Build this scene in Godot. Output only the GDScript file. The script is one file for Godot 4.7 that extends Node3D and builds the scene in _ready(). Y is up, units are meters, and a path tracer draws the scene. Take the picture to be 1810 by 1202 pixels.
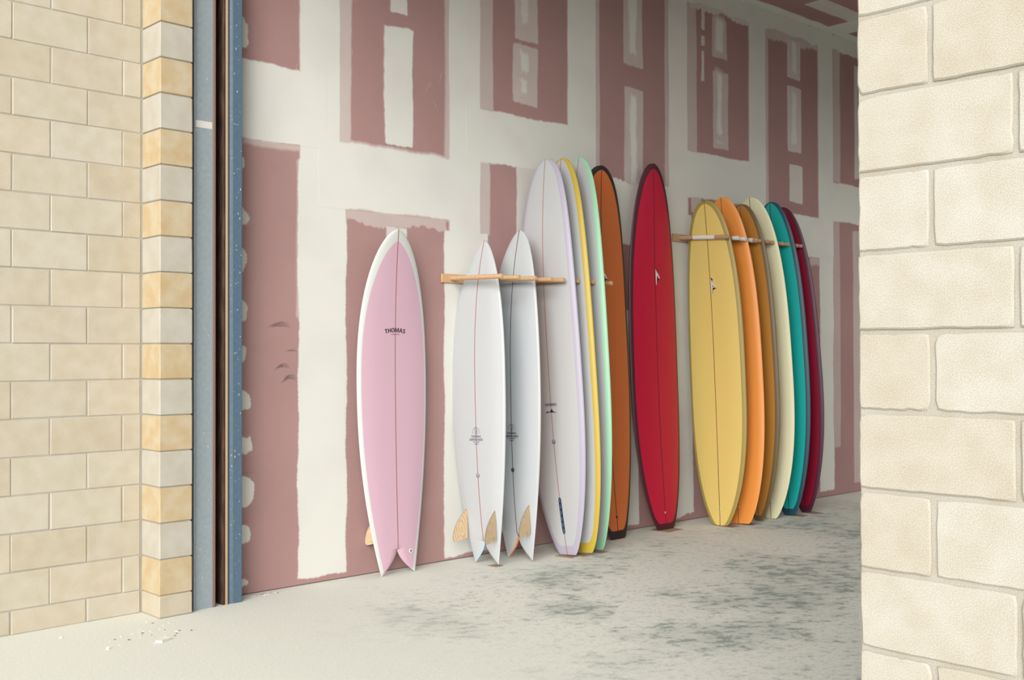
extends Node3D

# World: x runs along the back wall away from the door, z towards the right-hand front wall, y up. Metres.
const W0 := Vector3(3.3, 0.0, -5.852)      # left end of the plasterboard wall
const WALL_TURN := -0.03149                # that wall is a touch out of square
const CEIL := 4.75
const SHEETS := 8.4                        # seven plasterboard sheets, then the pattern starts over

var fn := FastNoiseLite.new()
var rng := RandomNumberGenerator.new()
var used := {}
var mats := {}


func _ready() -> void:
	# ---- camera, sky, exposure
	var cam := Camera3D.new()
	cam.name = "camera"
	cam.fov = 35.14
	cam.near = 0.05
	cam.far = 200.0
	var yaw := 0.76780
	var pitch := 0.01180
	var roll := -0.00242
	var fwd := Vector3(sin(yaw) * cos(pitch), sin(pitch), -cos(yaw) * cos(pitch))
	var right := fwd.cross(Vector3.UP).normalized()
	var up := right.cross(fwd)
	var right2 := right * cos(roll) + up * sin(roll)
	var up2 := up * cos(roll) - right * sin(roll)
	cam.transform = Transform3D(Basis(right2, up2, -fwd), Vector3(0, 1.471, 0))
	add_child(cam)
	cam.current = true

	var we := WorldEnvironment.new()
	we.name = "world_environment"
	var env := Environment.new()
	env.background_mode = Environment.BG_SKY
	var sky := Sky.new()
	var sm := ProceduralSkyMaterial.new()
	sm.sky_top_color = Color(0.90, 0.92, 0.93)
	sm.sky_horizon_color = Color(0.97, 0.965, 0.95)
	sm.ground_bottom_color = Color(0.62, 0.61, 0.58)
	sm.ground_horizon_color = Color(0.80, 0.79, 0.76)
	sm.sky_energy_multiplier = 1.0
	sm.sun_angle_max = 0.0
	sky.sky_material = sm
	env.sky = sky
	env.tonemap_mode = Environment.TONE_MAPPER_LINEAR
	env.tonemap_exposure = 1.42
	env.sdfgi_enabled = true
	env.ssao_enabled = true
	env.ssil_enabled = true
	we.environment = env
	add_child(we)

	# the sun behind thin cloud: a wide soft source low over the yard, shining in through the door
	var sun := DirectionalLight3D.new()
	sun.name = "veiled_sun"
	sun.light_color = Color(1.0, 0.99, 0.97)
	sun.light_energy = 1.0
	sun.light_angular_distance = 44.0
	sun.shadow_enabled = true
	sun.transform = Transform3D(Basis(), Vector3(-20, 12, 8)).looking_at(Vector3(-20, 12, 8) - Vector3(-0.76, 0.36, 0.53), Vector3.UP)
	add_child(sun)

	fn.noise_type = FastNoiseLite.TYPE_SIMPLEX
	fn.seed = 7
	fn.frequency = 1.0
	fn.fractal_type = FastNoiseLite.FRACTAL_NONE
	rng.seed = 20

	build_floor()
	build_block_walls()
	build_drywall()
	build_ceiling_and_shell()
	build_door_jamb()
	build_racks()
	build_boards()
	build_small_things()


# ------------------------------------------------------------------ helpers

func numbered(called: String) -> String:
	var n: int = used.get(called, 0)
	used[called] = n + 1
	return called if n == 0 else "%s_%03d" % [called, n]


func thing(called: String, label: String, category: String, at := Vector3.ZERO, group := "") -> Node3D:
	var o := Node3D.new()
	o.name = numbered(called)
	o.position = at
	add_child(o)
	tag(o, label, category, group)
	return o


func tag(o: Node3D, label: String, category: String, group := "", kind := "") -> void:
	o.set_meta("label", label)
	o.set_meta("category", category)
	if group != "":
		o.set_meta("group", group)
	if kind != "":
		o.set_meta("kind", kind)


func part(called: String, mesh: Mesh, mat: Material, parent: Node, xf := Transform3D()) -> MeshInstance3D:
	var o := MeshInstance3D.new()
	o.name = called if parent != self else numbered(called)
	o.mesh = mesh
	o.material_override = mat
	o.transform = xf
	parent.add_child(o, true)
	return o


func plain(key: String, c: Color, rough := 0.6, metal := 0.0, spec := 0.5) -> StandardMaterial3D:
	if mats.has(key):
		return mats[key]
	var m := StandardMaterial3D.new()
	m.resource_name = key
	m.albedo_color = c
	m.roughness = rough
	m.metallic = metal
	m.metallic_specular = spec
	mats[key] = m
	return m


func noise_tex(seed_: int, freq: float, lo: Color, hi: Color, size := 512, octaves := 4, mid := 0.5) -> NoiseTexture2D:
	var n := FastNoiseLite.new()
	n.seed = seed_
	n.frequency = freq
	n.noise_type = FastNoiseLite.TYPE_SIMPLEX_SMOOTH
	n.fractal_octaves = octaves
	var t := NoiseTexture2D.new()
	t.width = size
	t.height = size
	t.seamless = true
	t.noise = n
	var g := Gradient.new()
	g.set_color(0, lo)
	g.set_color(1, hi)
	g.set_offset(0, mid - 0.35)
	g.set_offset(1, mid + 0.35)
	t.color_ramp = g
	return t


func smooth(a: float, b: float, x: float) -> float:
	var t := clampf((x - a) / (b - a), 0.0, 1.0)
	return t * t * (3.0 - 2.0 * t)


func quad(st: SurfaceTool, a: Vector3, b: Vector3, c: Vector3, d: Vector3) -> void:
	# a b c d counter-clockwise seen from the front; Godot's front faces run clockwise
	for v in [a, c, b, a, d, c]:
		st.add_vertex(v)


func box_into(st: SurfaceTool, lo: Vector3, hi: Vector3) -> void:
	var p := func(x: int, y: int, z: int) -> Vector3: return Vector3(hi.x if x else lo.x, hi.y if y else lo.y, hi.z if z else lo.z)
	quad(st, p.call(0, 0, 1), p.call(1, 0, 1), p.call(1, 1, 1), p.call(0, 1, 1))
	quad(st, p.call(1, 0, 0), p.call(0, 0, 0), p.call(0, 1, 0), p.call(1, 1, 0))
	quad(st, p.call(1, 0, 1), p.call(1, 0, 0), p.call(1, 1, 0), p.call(1, 1, 1))
	quad(st, p.call(0, 0, 0), p.call(0, 0, 1), p.call(0, 1, 1), p.call(0, 1, 0))
	quad(st, p.call(0, 1, 1), p.call(1, 1, 1), p.call(1, 1, 0), p.call(0, 1, 0))
	quad(st, p.call(0, 0, 0), p.call(1, 0, 0), p.call(1, 0, 1), p.call(0, 0, 1))


func box_mesh(lo: Vector3, hi: Vector3) -> ArrayMesh:
	var st := SurfaceTool.new()
	st.begin(Mesh.PRIMITIVE_TRIANGLES)
	st.set_smooth_group(-1)
	box_into(st, lo, hi)
	st.generate_normals()
	return st.commit()


# a box centred on the origin with chamfered edges; chip pushes the corners of its edges about
func block_mesh(size: Vector3, cham: float, chip: float, seed_: int) -> ArrayMesh:
	var r := RandomNumberGenerator.new()
	r.seed = seed_
	var st := SurfaceTool.new()
	st.begin(Mesh.PRIMITIVE_TRIANGLES)
	st.set_smooth_group(-1)
	var h := size * 0.5
	var v := {}
	# each corner gives three points, one on each of its faces
	for sx in [-1, 1]:
		for sy in [-1, 1]:
			for sz in [-1, 1]:
				var s := Vector3(sx, sy, sz)
				var c1 := cham + chip * r.randf()
				var c2 := cham + chip * r.randf()
				var c3 := cham + chip * r.randf()
				v[[sx, sy, sz, 0]] = Vector3(h.x, h.y - c2, h.z - c3) * s
				v[[sx, sy, sz, 1]] = Vector3(h.x - c1, h.y, h.z - c3) * s
				v[[sx, sy, sz, 2]] = Vector3(h.x - c1, h.y - c2, h.z) * s
	var face := func(a: Vector3, b: Vector3, c: Vector3, d: Vector3) -> void:
		var n: Vector3 = (b - a).cross(c - a)
		if n.dot(a + b + c + d) < 0.0:
			quad(st, d, c, b, a)
		else:
			quad(st, a, b, c, d)
	for s in [-1, 1]:
		face.call(v[[s, -1, -1, 0]], v[[s, 1, -1, 0]], v[[s, 1, 1, 0]], v[[s, -1, 1, 0]])
		face.call(v[[-1, s, -1, 1]], v[[1, s, -1, 1]], v[[1, s, 1, 1]], v[[-1, s, 1, 1]])
		face.call(v[[-1, -1, s, 2]], v[[1, -1, s, 2]], v[[1, 1, s, 2]], v[[-1, 1, s, 2]])
		for t in [-1, 1]:
			face.call(v[[s, t, -1, 0]], v[[s, t, 1, 0]], v[[s, t, 1, 1]], v[[s, t, -1, 1]])
			face.call(v[[s, -1, t, 0]], v[[s, 1, t, 0]], v[[s, 1, t, 2]], v[[s, -1, t, 2]])
			face.call(v[[-1, s, t, 1]], v[[1, s, t, 1]], v[[1, s, t, 2]], v[[-1, s, t, 2]])
			for u in [-1, 1]:
				var a: Vector3 = v[[s, t, u, 0]]
				var b: Vector3 = v[[s, t, u, 1]]
				var c: Vector3 = v[[s, t, u, 2]]
				if (b - a).cross(c - a).dot(a) < 0.0:
					for q in [a, b, c]:
						st.add_vertex(q)
				else:
					for q in [a, c, b]:
						st.add_vertex(q)
	st.generate_normals()
	return st.commit()


func rod_into(st: SurfaceTool, a: Vector3, b: Vector3, r: float, sides := 14, cham := 0.003) -> void:
	var ax := (b - a).normalized()
	var u := ax.cross(Vector3.UP if absf(ax.y) < 0.9 else Vector3.RIGHT).normalized()
	var w := ax.cross(u)
	var rings := [[a, 0.0], [a, r], [b - ax * cham, r], [b, r - cham], [b, 0.0]]
	for i in rings.size() - 1:
		st.set_smooth_group(1 if i == 1 else -1)
		for k in sides:
			var p := func(row: Array, kk: int) -> Vector3:
				var ang := TAU * kk / sides
				return row[0] + (u * cos(ang) + w * sin(ang)) * row[1]
			quad(st, p.call(rings[i], k), p.call(rings[i], k + 1), p.call(rings[i + 1], k + 1), p.call(rings[i + 1], k))


# ------------------------------------------------------------------ floor

func build_floor() -> void:
	# interior slab: dusty pale concrete with worn, darker scuffs towards the middle of the room
	var x0 := 2.6
	var x1 := 12.6
	var z0 := -6.0
	var z1 := -0.5
	var w := 1800
	var h := 990
	var data := PackedByteArray()
	data.resize(w * h * 3)
	var n1 := FastNoiseLite.new()
	n1.seed = 31
	n1.frequency = 0.9
	n1.fractal_octaves = 3
	var n2 := FastNoiseLite.new()
	n2.seed = 32
	n2.frequency = 7.0
	n2.fractal_octaves = 5
	n2.fractal_gain = 0.78
	var i := 0
	for py in h:
		var z := z0 + (z1 - z0) * py / h
		for px in w:
			var x := x0 + (x1 - x0) * px / w
			# scuffs run along the way boards and trolleys are moved in and out
			var ca := x * 0.80 + z * 0.6
			var sa := -x * 0.6 + z * 0.80
			var zone := smooth(2.9, 4.7, x) * smooth(-5.8, -4.7, z) * (1.0 - 0.5 * smooth(8.0, 10.5, x))
			var m := n1.get_noise_2d(x, z) * 0.55 + 0.12
			var f := n2.get_noise_2d(ca * 0.8, sa * 1.25)
			var dark := smooth(0.10, 0.42, m * 0.62 + f * 0.62) * zone
			dark = maxf(dark, 0.42 * zone * smooth(0.05, 0.5, n2.get_noise_2d(x * 2.2 + 31.0, z * 2.6)))
			dark = maxf(dark, 0.34 * zone * smooth(-0.02, 0.42, m + 0.25 * f))
			var pale := smooth(0.25, 0.6, -f) * 0.25
			var r := lerpf(0.835, 0.57, dark) + pale * 0.05
			var g := lerpf(0.835, 0.60, dark) + pale * 0.05
			var b := lerpf(0.80, 0.575, dark) + pale * 0.05
			data[i] = int(clampf(r, 0, 1) * 255)
			data[i + 1] = int(clampf(g, 0, 1) * 255)
			data[i + 2] = int(clampf(b, 0, 1) * 255)
			i += 3
	var m := StandardMaterial3D.new()
	m.resource_name = "worn_concrete"
	m.albedo_texture = ImageTexture.create_from_image(Image.create_from_data(w, h, false, Image.FORMAT_RGB8, data))
	m.roughness = 0.85
	m.metallic_specular = 0.3
	grain(m, noise_tex(41, 0.06, Color(0.955, 0.955, 0.955), Color(1, 1, 1), 512, 5), 1.6)
	var st := SurfaceTool.new()
	st.begin(Mesh.PRIMITIVE_TRIANGLES)
	st.set_smooth_group(-1)
	box_into(st, Vector3(2.72, -0.2, -6.2), Vector3(14.7, 0, 9.4))
	st.generate_normals()
	var mesh := with_uv(st.commit(), func(p: Vector3) -> Vector2: return Vector2((p.x - x0) / (x1 - x0), (p.z - z0) / (z1 - z0)))
	var o := part("floor", mesh, m, self)
	tag(o, "worn dusty concrete floor inside the unit, scuffed grey in the middle", "floor", "", "structure")

	var a := StandardMaterial3D.new()
	a.resource_name = "dusty_concrete"
	a.albedo_color = Color(0.835, 0.835, 0.80)
	a.roughness = 0.9
	a.metallic_specular = 0.3
	grain(a, noise_tex(41, 0.06, Color(0.955, 0.955, 0.955), Color(1, 1, 1), 512, 5), 1.6)
	var ap := part("floor_apron", box_mesh(Vector3(-14, -0.2, -6.4), Vector3(2.72, 0, 14)), a, self)
	tag(ap, "pale dusty concrete apron in front of the block wall and door opening", "ground", "", "structure")


func grain(m: StandardMaterial3D, t: Texture2D, scale: float) -> void:
	m.detail_enabled = true
	m.detail_blend_mode = BaseMaterial3D.BLEND_MODE_MUL
	m.detail_uv_layer = BaseMaterial3D.DETAIL_UV_2
	m.detail_albedo = t
	m.uv2_triplanar = true
	m.uv2_world_triplanar = true
	m.uv2_scale = Vector3.ONE * scale


func with_uv(mesh: ArrayMesh, f: Callable) -> ArrayMesh:
	var arr := mesh.surface_get_arrays(0)
	var vs: PackedVector3Array = arr[Mesh.ARRAY_VERTEX]
	var uv := PackedVector2Array()
	for v in vs:
		uv.append(f.call(v))
	arr[Mesh.ARRAY_TEX_UV] = uv
	var out := ArrayMesh.new()
	out.add_surface_from_arrays(Mesh.PRIMITIVE_TRIANGLES, arr)
	return out


# ------------------------------------------------------------------ block walls

func block_mat(key: String, c: Color, fine: Texture2D, blotch: Texture2D) -> StandardMaterial3D:
	var m := StandardMaterial3D.new()
	m.resource_name = key
	m.albedo_color = c
	m.albedo_texture = fine
	m.uv1_triplanar = true
	m.uv1_world_triplanar = true
	m.uv1_scale = Vector3.ONE * 3.1
	m.roughness = 0.95
	m.metallic_specular = 0.2
	m.heightmap_enabled = true
	m.heightmap_texture = fine
	m.heightmap_scale = 0.05
	grain(m, blotch, 0.7)
	return m


func build_block_walls() -> void:
	var fine := noise_tex(3, 0.16, Color(0.86, 0.84, 0.80), Color(1, 1, 1), 512, 4)
	var blotch := noise_tex(5, 0.02, Color(0.965, 0.953, 0.93), Color(1, 1, 1), 512, 3)
	var warm: Array[StandardMaterial3D] = []
	for c in [Color(0.785, 0.755, 0.700), Color(0.77, 0.745, 0.695), Color(0.78, 0.76, 0.71), Color(0.765, 0.735, 0.675), Color(0.785, 0.767, 0.725)]:
		warm.append(block_mat("cream_block_%d" % warm.size(), c, fine, blotch))
	var pale: Array[StandardMaterial3D] = []
	for c in [Color(0.745, 0.735, 0.710), Color(0.735, 0.720, 0.688), Color(0.752, 0.745, 0.725)]:
		pale.append(block_mat("sand_block_%d" % pale.size(), c, fine, blotch))
	var ochre := noise_tex(15, 0.02, Color(0.97, 0.915, 0.83), Color(1, 1, 1), 512, 3, 0.42)
	var pier_warm := block_mat("ochre_block", Color(0.765, 0.717, 0.625), fine, ochre)
	var pier_pale := block_mat("pale_block", Color(0.745, 0.735, 0.705), fine, blotch)
	var mortar := block_mat("mortar", Color(0.70, 0.69, 0.665), fine, blotch)
	# ---- wing wall on the left
	var zl := -5.869
	var wall := part("wall_left", box_mesh(Vector3(-8, -0.1, zl - 0.25), Vector3(2.90, 6.0, zl - 0.0035)), mortar, self)
	tag(wall, "cream concrete block wing wall left of the door opening, grey mortar joints", "wall", "", "structure")
	var shapes := {}
	var shape := func(size: Vector3, k: int, chip: float) -> ArrayMesh:
		var key := [snappedf(size.x, 0.001), snappedf(size.y, 0.001), snappedf(size.z, 0.001), k % 4]
		if not shapes.has(key):
			shapes[key] = block_mesh(size, 0.0022, chip, 100 + k % 4)
		return shapes[key]
	var k := 0
	for r in range(-1, 20):
		var y0 := 0.1255 + 0.2 * r
		var y1 := y0 + 0.2
		if r == -1:
			y0 = 0.0
		var first := 2.42 if posmod(r, 2) == 1 else 2.62
		var hi := 2.728
		var lo := first
		while hi > 0.9:
			k += 1
			var jt := 0.0015 + 0.0025 * rng.randf()
			var size := Vector3(hi - lo - 2.0 * jt, y1 - y0 - 0.003 - 0.004 * rng.randf(), 0.08)
			var proud := rng.randf_range(-0.0015, 0.0015)
			part("block", shape.call(Vector3(snappedf(size.x, 0.004), snappedf(size.y, 0.003), 0.08), k, 0.003), warm[rng.randi() % 5], wall, Transform3D(Basis(), Vector3((lo + hi) / 2, (y0 + y1) / 2, zl - 0.04 + proud)))
			hi = lo
			lo -= 0.4
	# ---- the narrow pier that carries the door guide
	var pier := part("wall_pier", box_mesh(Vector3(2.742, -0.1, -6.1), Vector3(2.922, 6.0, -5.656)), mortar, self)
	tag(pier, "narrow block pier with alternating ochre and pale grey courses beside the steel jamb", "wall", "", "structure")
	for r in range(-1, 20):
		var y0 := 0.1255 + 0.2 * r
		var y1 := y0 + 0.2
		if r == -1:
			y0 = 0.0
		k += 1
		var size := Vector3(0.196, y1 - y0 - 0.006, 0.222)
		var pm: StandardMaterial3D = pier_warm if posmod(r, 2) == 0 else pier_pale
		if r == -1:
			pm = warm[3]
		part("block", shape.call(size, k, 0.004), pm, pier, Transform3D(Basis(), Vector3(2.832, (y0 + y1) / 2, -5.648 - 0.111)))
	# ---- front wall right of the opening
	var xr := 2.534
	var rw := part("wall_right", box_mesh(Vector3(xr + 0.007, -0.1, -1.353), Vector3(xr + 0.19, 6.0, 1.1)), mortar, self)
	tag(rw, "cream split-face block wall close at the right edge of the opening", "wall", "", "structure")
	for r in range(-1, 20):
		var y0 := 0.1202 + 0.2 * r
		var y1 := y0 + 0.2
		if r == -1:
			y0 = 0.0
		var z := -1.3606
		var wdt := 0.197 if posmod(r, 2) == 0 else 0.397
		while z < 0.9:
			k += 1
			var proud := rng.randf_range(-0.002, 0.0015)
			var jy := 0.009 + rng.randf_range(-0.001, 0.002)
			var bm := block_front(Vector3(0.1, y1 - y0 - jy, wdt - 0.010), 0.0045, k)
			part("block", bm, pale[rng.randi() % 3], rw, Transform3D(Basis(), Vector3(xr + 0.05 + proud, (y0 + y1) / 2, z + wdt / 2)))
			z += wdt
			wdt = 0.4
	# beyond the frame the front wall has a second door opening, then goes on
	var more := part("wall_front", box_mesh(Vector3(xr, 4.6, 1.1), Vector3(xr + 0.2, 6.0, 6.5)), warm[0], self)
	tag(more, "cream block wall above the second door opening, right of the frame", "wall", "", "structure")
	more = part("wall_front", box_mesh(Vector3(xr, -0.1, 6.5), Vector3(xr + 0.2, 6.0, 12.0)), warm[0], self)
	tag(more, "cream block front wall beyond the second door opening", "wall", "", "structure")
	var lintel := part("wall_front", box_mesh(Vector3(xr, 4.6, -6.1), Vector3(xr + 0.2, 6.0, -1.35)), warm[0], self)
	tag(lintel, "cream block wall above the door opening", "wall", "", "structure")


# a block whose face towards -x has slightly ragged, rounded edges
func block_front(size: Vector3, cham: float, seed_: int) -> ArrayMesh:
	var r := RandomNumberGenerator.new()
	r.seed = seed_ * 13 + 5
	var st := SurfaceTool.new()
	st.begin(Mesh.PRIMITIVE_TRIANGLES)
	var h := size * 0.5
	var ring := []        # outline in (z, y), counter-clockwise seen from -x is z falling: built so that faces look outwards
	var nz := 14
	var ny := 7
	var rc := []
	for c in 4:
		rc.append(0.004 + 0.012 * pow(r.randf(), 3.0))
	var pts := []
	for i in nz:
		pts.append(Vector2(lerpf(-h.z, h.z, i / float(nz)), -h.y))
	for i in ny:
		pts.append(Vector2(h.z, lerpf(-h.y, h.y, i / float(ny))))
	for i in nz:
		pts.append(Vector2(lerpf(h.z, -h.z, i / float(nz)), h.y))
	for i in ny:
		pts.append(Vector2(-h.z, lerpf(h.y, -h.y, i / float(ny))))
	for i in pts.size():
		var p: Vector2 = pts[i]
		if i % (nz + ny) == 0 or i % (nz + ny) == nz:
			var c: float = rc[(i / (nz + ny)) * 2 + (1 if i % (nz + ny) == nz else 0)]
			p -= Vector2(signf(p.x), signf(p.y)) * c * 0.5
		else:
			var rag := 0.0016 * r.randf() + 0.0035 * pow(r.randf(), 6.0)
			if absf(absf(p.y) - h.y) < 1e-5:
				p.y -= signf(p.y) * rag
			else:
				p.x -= signf(p.x) * rag
		ring.append(p)
	var n := ring.size()
	var p3 := func(i: int, shrink: float, x: float) -> Vector3:
		var q: Vector2 = ring[posmod(i, n)]
		var k := Vector2(1.0 - shrink / h.z, 1.0 - shrink / h.y)
		return Vector3(x, q.y * k.y, q.x * k.x)
	for i in n:
		st.set_smooth_group(-1)
		quad(st, p3.call(i, 0.0, h.x), p3.call(i, 0.0, -h.x + cham), p3.call(i + 1, 0.0, -h.x + cham), p3.call(i + 1, 0.0, h.x))
		st.set_smooth_group(1)
		quad(st, p3.call(i, 0.0, -h.x + cham), p3.call(i, cham, -h.x), p3.call(i + 1, cham, -h.x), p3.call(i + 1, 0.0, -h.x + cham))
		st.set_smooth_group(2)
		for v in [Vector3(-h.x - 0.0005, 0, 0), p3.call(i, cham, -h.x), p3.call(i + 1, cham, -h.x)]:
			st.add_vertex(v)
	st.generate_normals()
	return st.commit()


# ------------------------------------------------------------------ plasterboard wall

# each entry: from s, to s, from y, to y, raggedness, feather, strength (1 is a full coat)
func compound_strips() -> Array:
	return [
		# joints between the sheets, upper and lower run, with their thin skimmed margins
		[0.46, 0.765, 2.45, 4.75, 0.006, 0.016, 1.0], [0.74, 0.85, 2.82, 3.42, 0.008, 0.012, 0.58], [0.70, 0.855, 3.30, 4.75, 0.008, 0.014, 0.58],
		[0.448, 0.812, 0.035, 2.7, 0.014, 0.010, 1.0], [0.44, 0.50, 1.7, 2.7, 0.006, 0.02, 0.55],
		[1.675, 1.975, 2.25, 4.75, 0.007, 0.02, 1.0], [1.640, 1.70, 2.8, 4.4, 0.008, 0.02, 0.55], [1.95, 2.095, 3.22, 4.75, 0.008, 0.012, 0.58], [1.94, 2.062, 2.34, 2.90, 0.008, 0.012, 0.58],
		[1.632, 2.04, 0.03, 2.345, 0.012, 0.012, 1.0], [1.665, 1.76, 0.03, 1.1, 0.01, 0.012, 0.6],
		[2.875, 3.205, 2.45, 4.75, 0.006, 0.02, 1.0], [3.15, 3.245, 2.88, 4.75, 0.008, 0.012, 0.55], [2.87, 3.24, 0.04, 2.7, 0.012, 0.012, 1.0],
		[4.11, 4.375, 2.45, 4.75, 0.006, 0.02, 1.0], [4.062, 4.16, 2.4, 4.75, 0.008, 0.014, 0.55], [4.33, 4.505, 3.22, 4.75, 0.008, 0.012, 0.55],
		[4.10, 4.43, 0.05, 2.7, 0.02, 0.012, 1.0],
		[5.285, 5.56, 2.45, 4.75, 0.006, 0.025, 1.0], [5.50, 5.60, 2.45, 4.75, 0.008, 0.012, 0.55], [5.29, 5.62, 0.05, 2.7, 0.012, 0.012, 1.0],
		[6.465, 6.75, 2.45, 4.75, 0.006, 0.025, 1.0], [6.70, 6.885, 3.22, 4.6, 0.008, 0.02, 0.55], [6.475, 6.735, 0.06, 2.7, 0.016, 0.015, 1.0], [6.69, 6.865, 0.5, 2.82, 0.008, 0.015, 0.45],
		[7.68, 8.02, 0.05, 4.75, 0.01, 0.02, 1.0],
		# butt joints across each sheet, stepped up and down from sheet to sheet
		[-0.1, 0.66, 2.79, 3.275, 0.008, 0.012, 1.0], [0.06, 0.52, 2.755, 2.83, 0.010, 0.02, 0.5],
		[0.6, 1.80, 2.415, 2.865, 0.010, 0.03, 1.0], [0.765, 1.66, 2.335, 2.46, 0.03, 0.008, 0.5],
		[1.84, 3.0, 2.868, 3.262, 0.010, 0.014, 1.0],
		[3.1, 4.2, 2.37, 2.895, 0.022, 0.010, 1.0],
		[4.3, 5.4, 2.845, 3.258, 0.010, 0.014, 1.0], [4.42, 4.56, 2.72, 2.9, 0.008, 0.012, 0.6],
		[5.4, 6.6, 2.42, 2.83, 0.010, 0.012, 1.0], [6.30, 6.50, 2.34, 2.45, 0.01, 0.03, 0.55],
		[6.65, 7.8, 2.815, 3.225, 0.012, 0.014, 1.0], [7.9, 8.5, 2.4, 2.85, 0.012, 0.014, 1.0],
		# top edge under the ceiling
		[-0.1, 8.5, 4.58, 4.76, 0.022, 0.012, 1.0], [5.45, 6.55, 4.50, 4.62, 0.03, 0.02, 0.6], [4.40, 5.30, 4.545, 4.62, 0.03, 0.01, 0.8],
		# coats over the screw lines down the middle of the sheets
		[1.165, 1.315, 3.795, 4.6, 0.012, 0.01, 0.9], [1.118, 1.36, 2.885, 3.705, 0.012, 0.012, 0.97], [1.13, 1.31, 0.13, 2.335, 0.01, 0.012, 0.85],
		[2.315, 2.555, 3.845, 4.6, 0.010, 0.012, 0.62], [2.36, 2.50, 3.93, 4.6, 0.044, 0.08, 0.9],
		[2.295, 2.55, 3.355, 3.80, 0.012, 0.012, 0.62], [2.33, 2.47, 3.60, 3.80, 0.044, 0.08, 0.95], [2.34, 2.46, 3.40, 3.56, 0.044, 0.08, 0.95],
		[2.325, 2.58, 0.62, 2.90, 0.010, 0.012, 0.85],
		[3.535, 3.775, 3.87, 4.6, 0.010, 0.012, 0.6], [3.58, 3.72, 3.93, 4.6, 0.026, 0.08, 1.0],
		[3.54, 3.775, 2.88, 3.68, 0.010, 0.012, 0.6], [3.59, 3.71, 2.86, 3.66, 0.026, 0.08, 1.0],
		[3.545, 3.705, 0.04, 1.83, 0.008, 0.012, 0.95],
		[4.735, 4.95, 4.15, 4.52, 0.012, 0.012, 0.6], [4.76, 4.91, 4.17, 4.52, 0.033, 0.08, 1.0],
		[4.735, 4.965, 3.325, 4.03, 0.010, 0.012, 0.6], [4.765, 4.90, 3.45, 4.02, 0.033, 0.08, 1.0], [4.78, 4.90, 3.345, 3.42, 0.026, 0.08, 1.0],
		[4.575, 4.615, 4.36, 4.56, 0.014, 0.006, 0.8], [4.565, 4.625, 4.23, 4.30, 0.016, 0.006, 0.8], [4.57, 4.615, 3.90, 4.17, 0.016, 0.006, 0.8],
		[5.925, 6.155, 4.165, 4.55, 0.010, 0.012, 0.75], [5.97, 6.10, 4.19, 4.55, 0.026, 0.08, 1.0],
		[5.925, 6.165, 3.445, 4.085, 0.010, 0.012, 0.75], [5.97, 6.11, 3.48, 4.05, 0.026, 0.08, 1.0],
		[5.945, 6.18, 2.945, 3.315, 0.010, 0.012, 0.85],
		[7.12, 7.38, 0.1, 2.75, 0.010, 0.02, 0.55], [7.16, 7.36, 3.3, 4.5, 0.010, 0.02, 0.8],
		# dabs along the left edge, half behind the steel jamb
		[-0.05, 0.118, 3.325, 3.53, 0.032, 0.006, 0.9], [-0.05, 0.085, 2.60, 2.67, 0.022, 0.006, 0.9], [-0.05, 0.122, 2.235, 2.355, 0.032, 0.006, 0.85],
		[-0.05, 0.093, 1.98, 2.12, 0.032, 0.006, 0.85], [-0.05, 0.10, 1.665, 1.785, 0.032, 0.006, 0.85], [-0.05, 0.09, 1.425, 1.51, 0.022, 0.006, 0.85],
		[-0.05, 0.108, 1.13, 1.26, 0.022, 0.006, 0.9], [-0.05, 0.145, 0.835, 0.985, 0.032, 0.006, 0.9], [-0.05, 0.132, 0.535, 0.74, 0.022, 0.006, 0.95],
		[-0.05, 0.125, 0.305, 0.44, 0.022, 0.006, 0.9], [-0.05, 0.095, 0.055, 0.115, 0.022, 0.006, 0.9],
	]


func ragged(t: float, seed_: int, amp: float) -> float:
	var k := seed_ * 7.31
	return 0.5 * amp * (fn.get_noise_2d(t * 1.3, k) * 1.1 + fn.get_noise_2d(t * 8.0, k + 3.3) * 0.4 + fn.get_noise_2d(t * 41.0, k + 9.1) * 0.25)


func paint_strips(strips: Array, w: int, h: int, tall: float, per_m: float) -> PackedFloat32Array:
	var cover := PackedFloat32Array()
	cover.resize(w * h)
	for n in strips.size():
		var e: Array = strips[n]
		var amp: float = e[4]
		var fe: float = e[5]
		var op: float = e[6]
		var xa := maxi(0, int((e[0] - amp * 2.0 - fe) * per_m))
		var xb := mini(w - 1, int((e[1] + amp * 2.0 + fe) * per_m))
		var ya := maxi(0, int((tall - e[3] - amp * 2.0 - fe) * per_m))
		var yb := mini(h - 1, int((tall - e[2] + amp * 2.0 + fe) * per_m))
		var low := PackedFloat32Array()
		var top := PackedFloat32Array()
		for px in range(xa, xb + 1):
			low.append(e[2] + ragged(px / per_m * 2.0, n * 4 + 2, amp * 1.5))
			top.append(e[3] + ragged(px / per_m * 2.0, n * 4 + 3, amp * 1.5))
		var inv := 1.0 / fe
		var short := minf(e[1] - e[0], e[3] - e[2])
		var rr := 0.012 if e[3] - e[2] > 1.0 or e[1] - e[0] > 0.5 else (0.42 if e[0] < 0.0 else (0.35 if fe > 0.05 else 0.05)) * short
		for py in range(ya, yb + 1):
			var y := tall - py / per_m
			var left: float = e[0] + ragged(y, n * 4, amp)
			var right: float = e[1] + ragged(y, n * 4 + 1, amp)
			var row := py * w
			for px in range(xa, xb + 1):
				var x := px / per_m
				var qx := maxf(left - x, x - right) + rr
				var qy := maxf(low[px - xa] - y, y - top[px - xa]) + rr
				var d := rr - maxf(qx, qy)
				if qx > 0.0 and qy > 0.0:
					d = rr - sqrt(qx * qx + qy * qy)
				if d > -fe:
					var a := clampf(d * inv + 0.5, 0.0, 1.0) * op
					if a > cover[row + px]:
						cover[row + px] = a
	return cover


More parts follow.
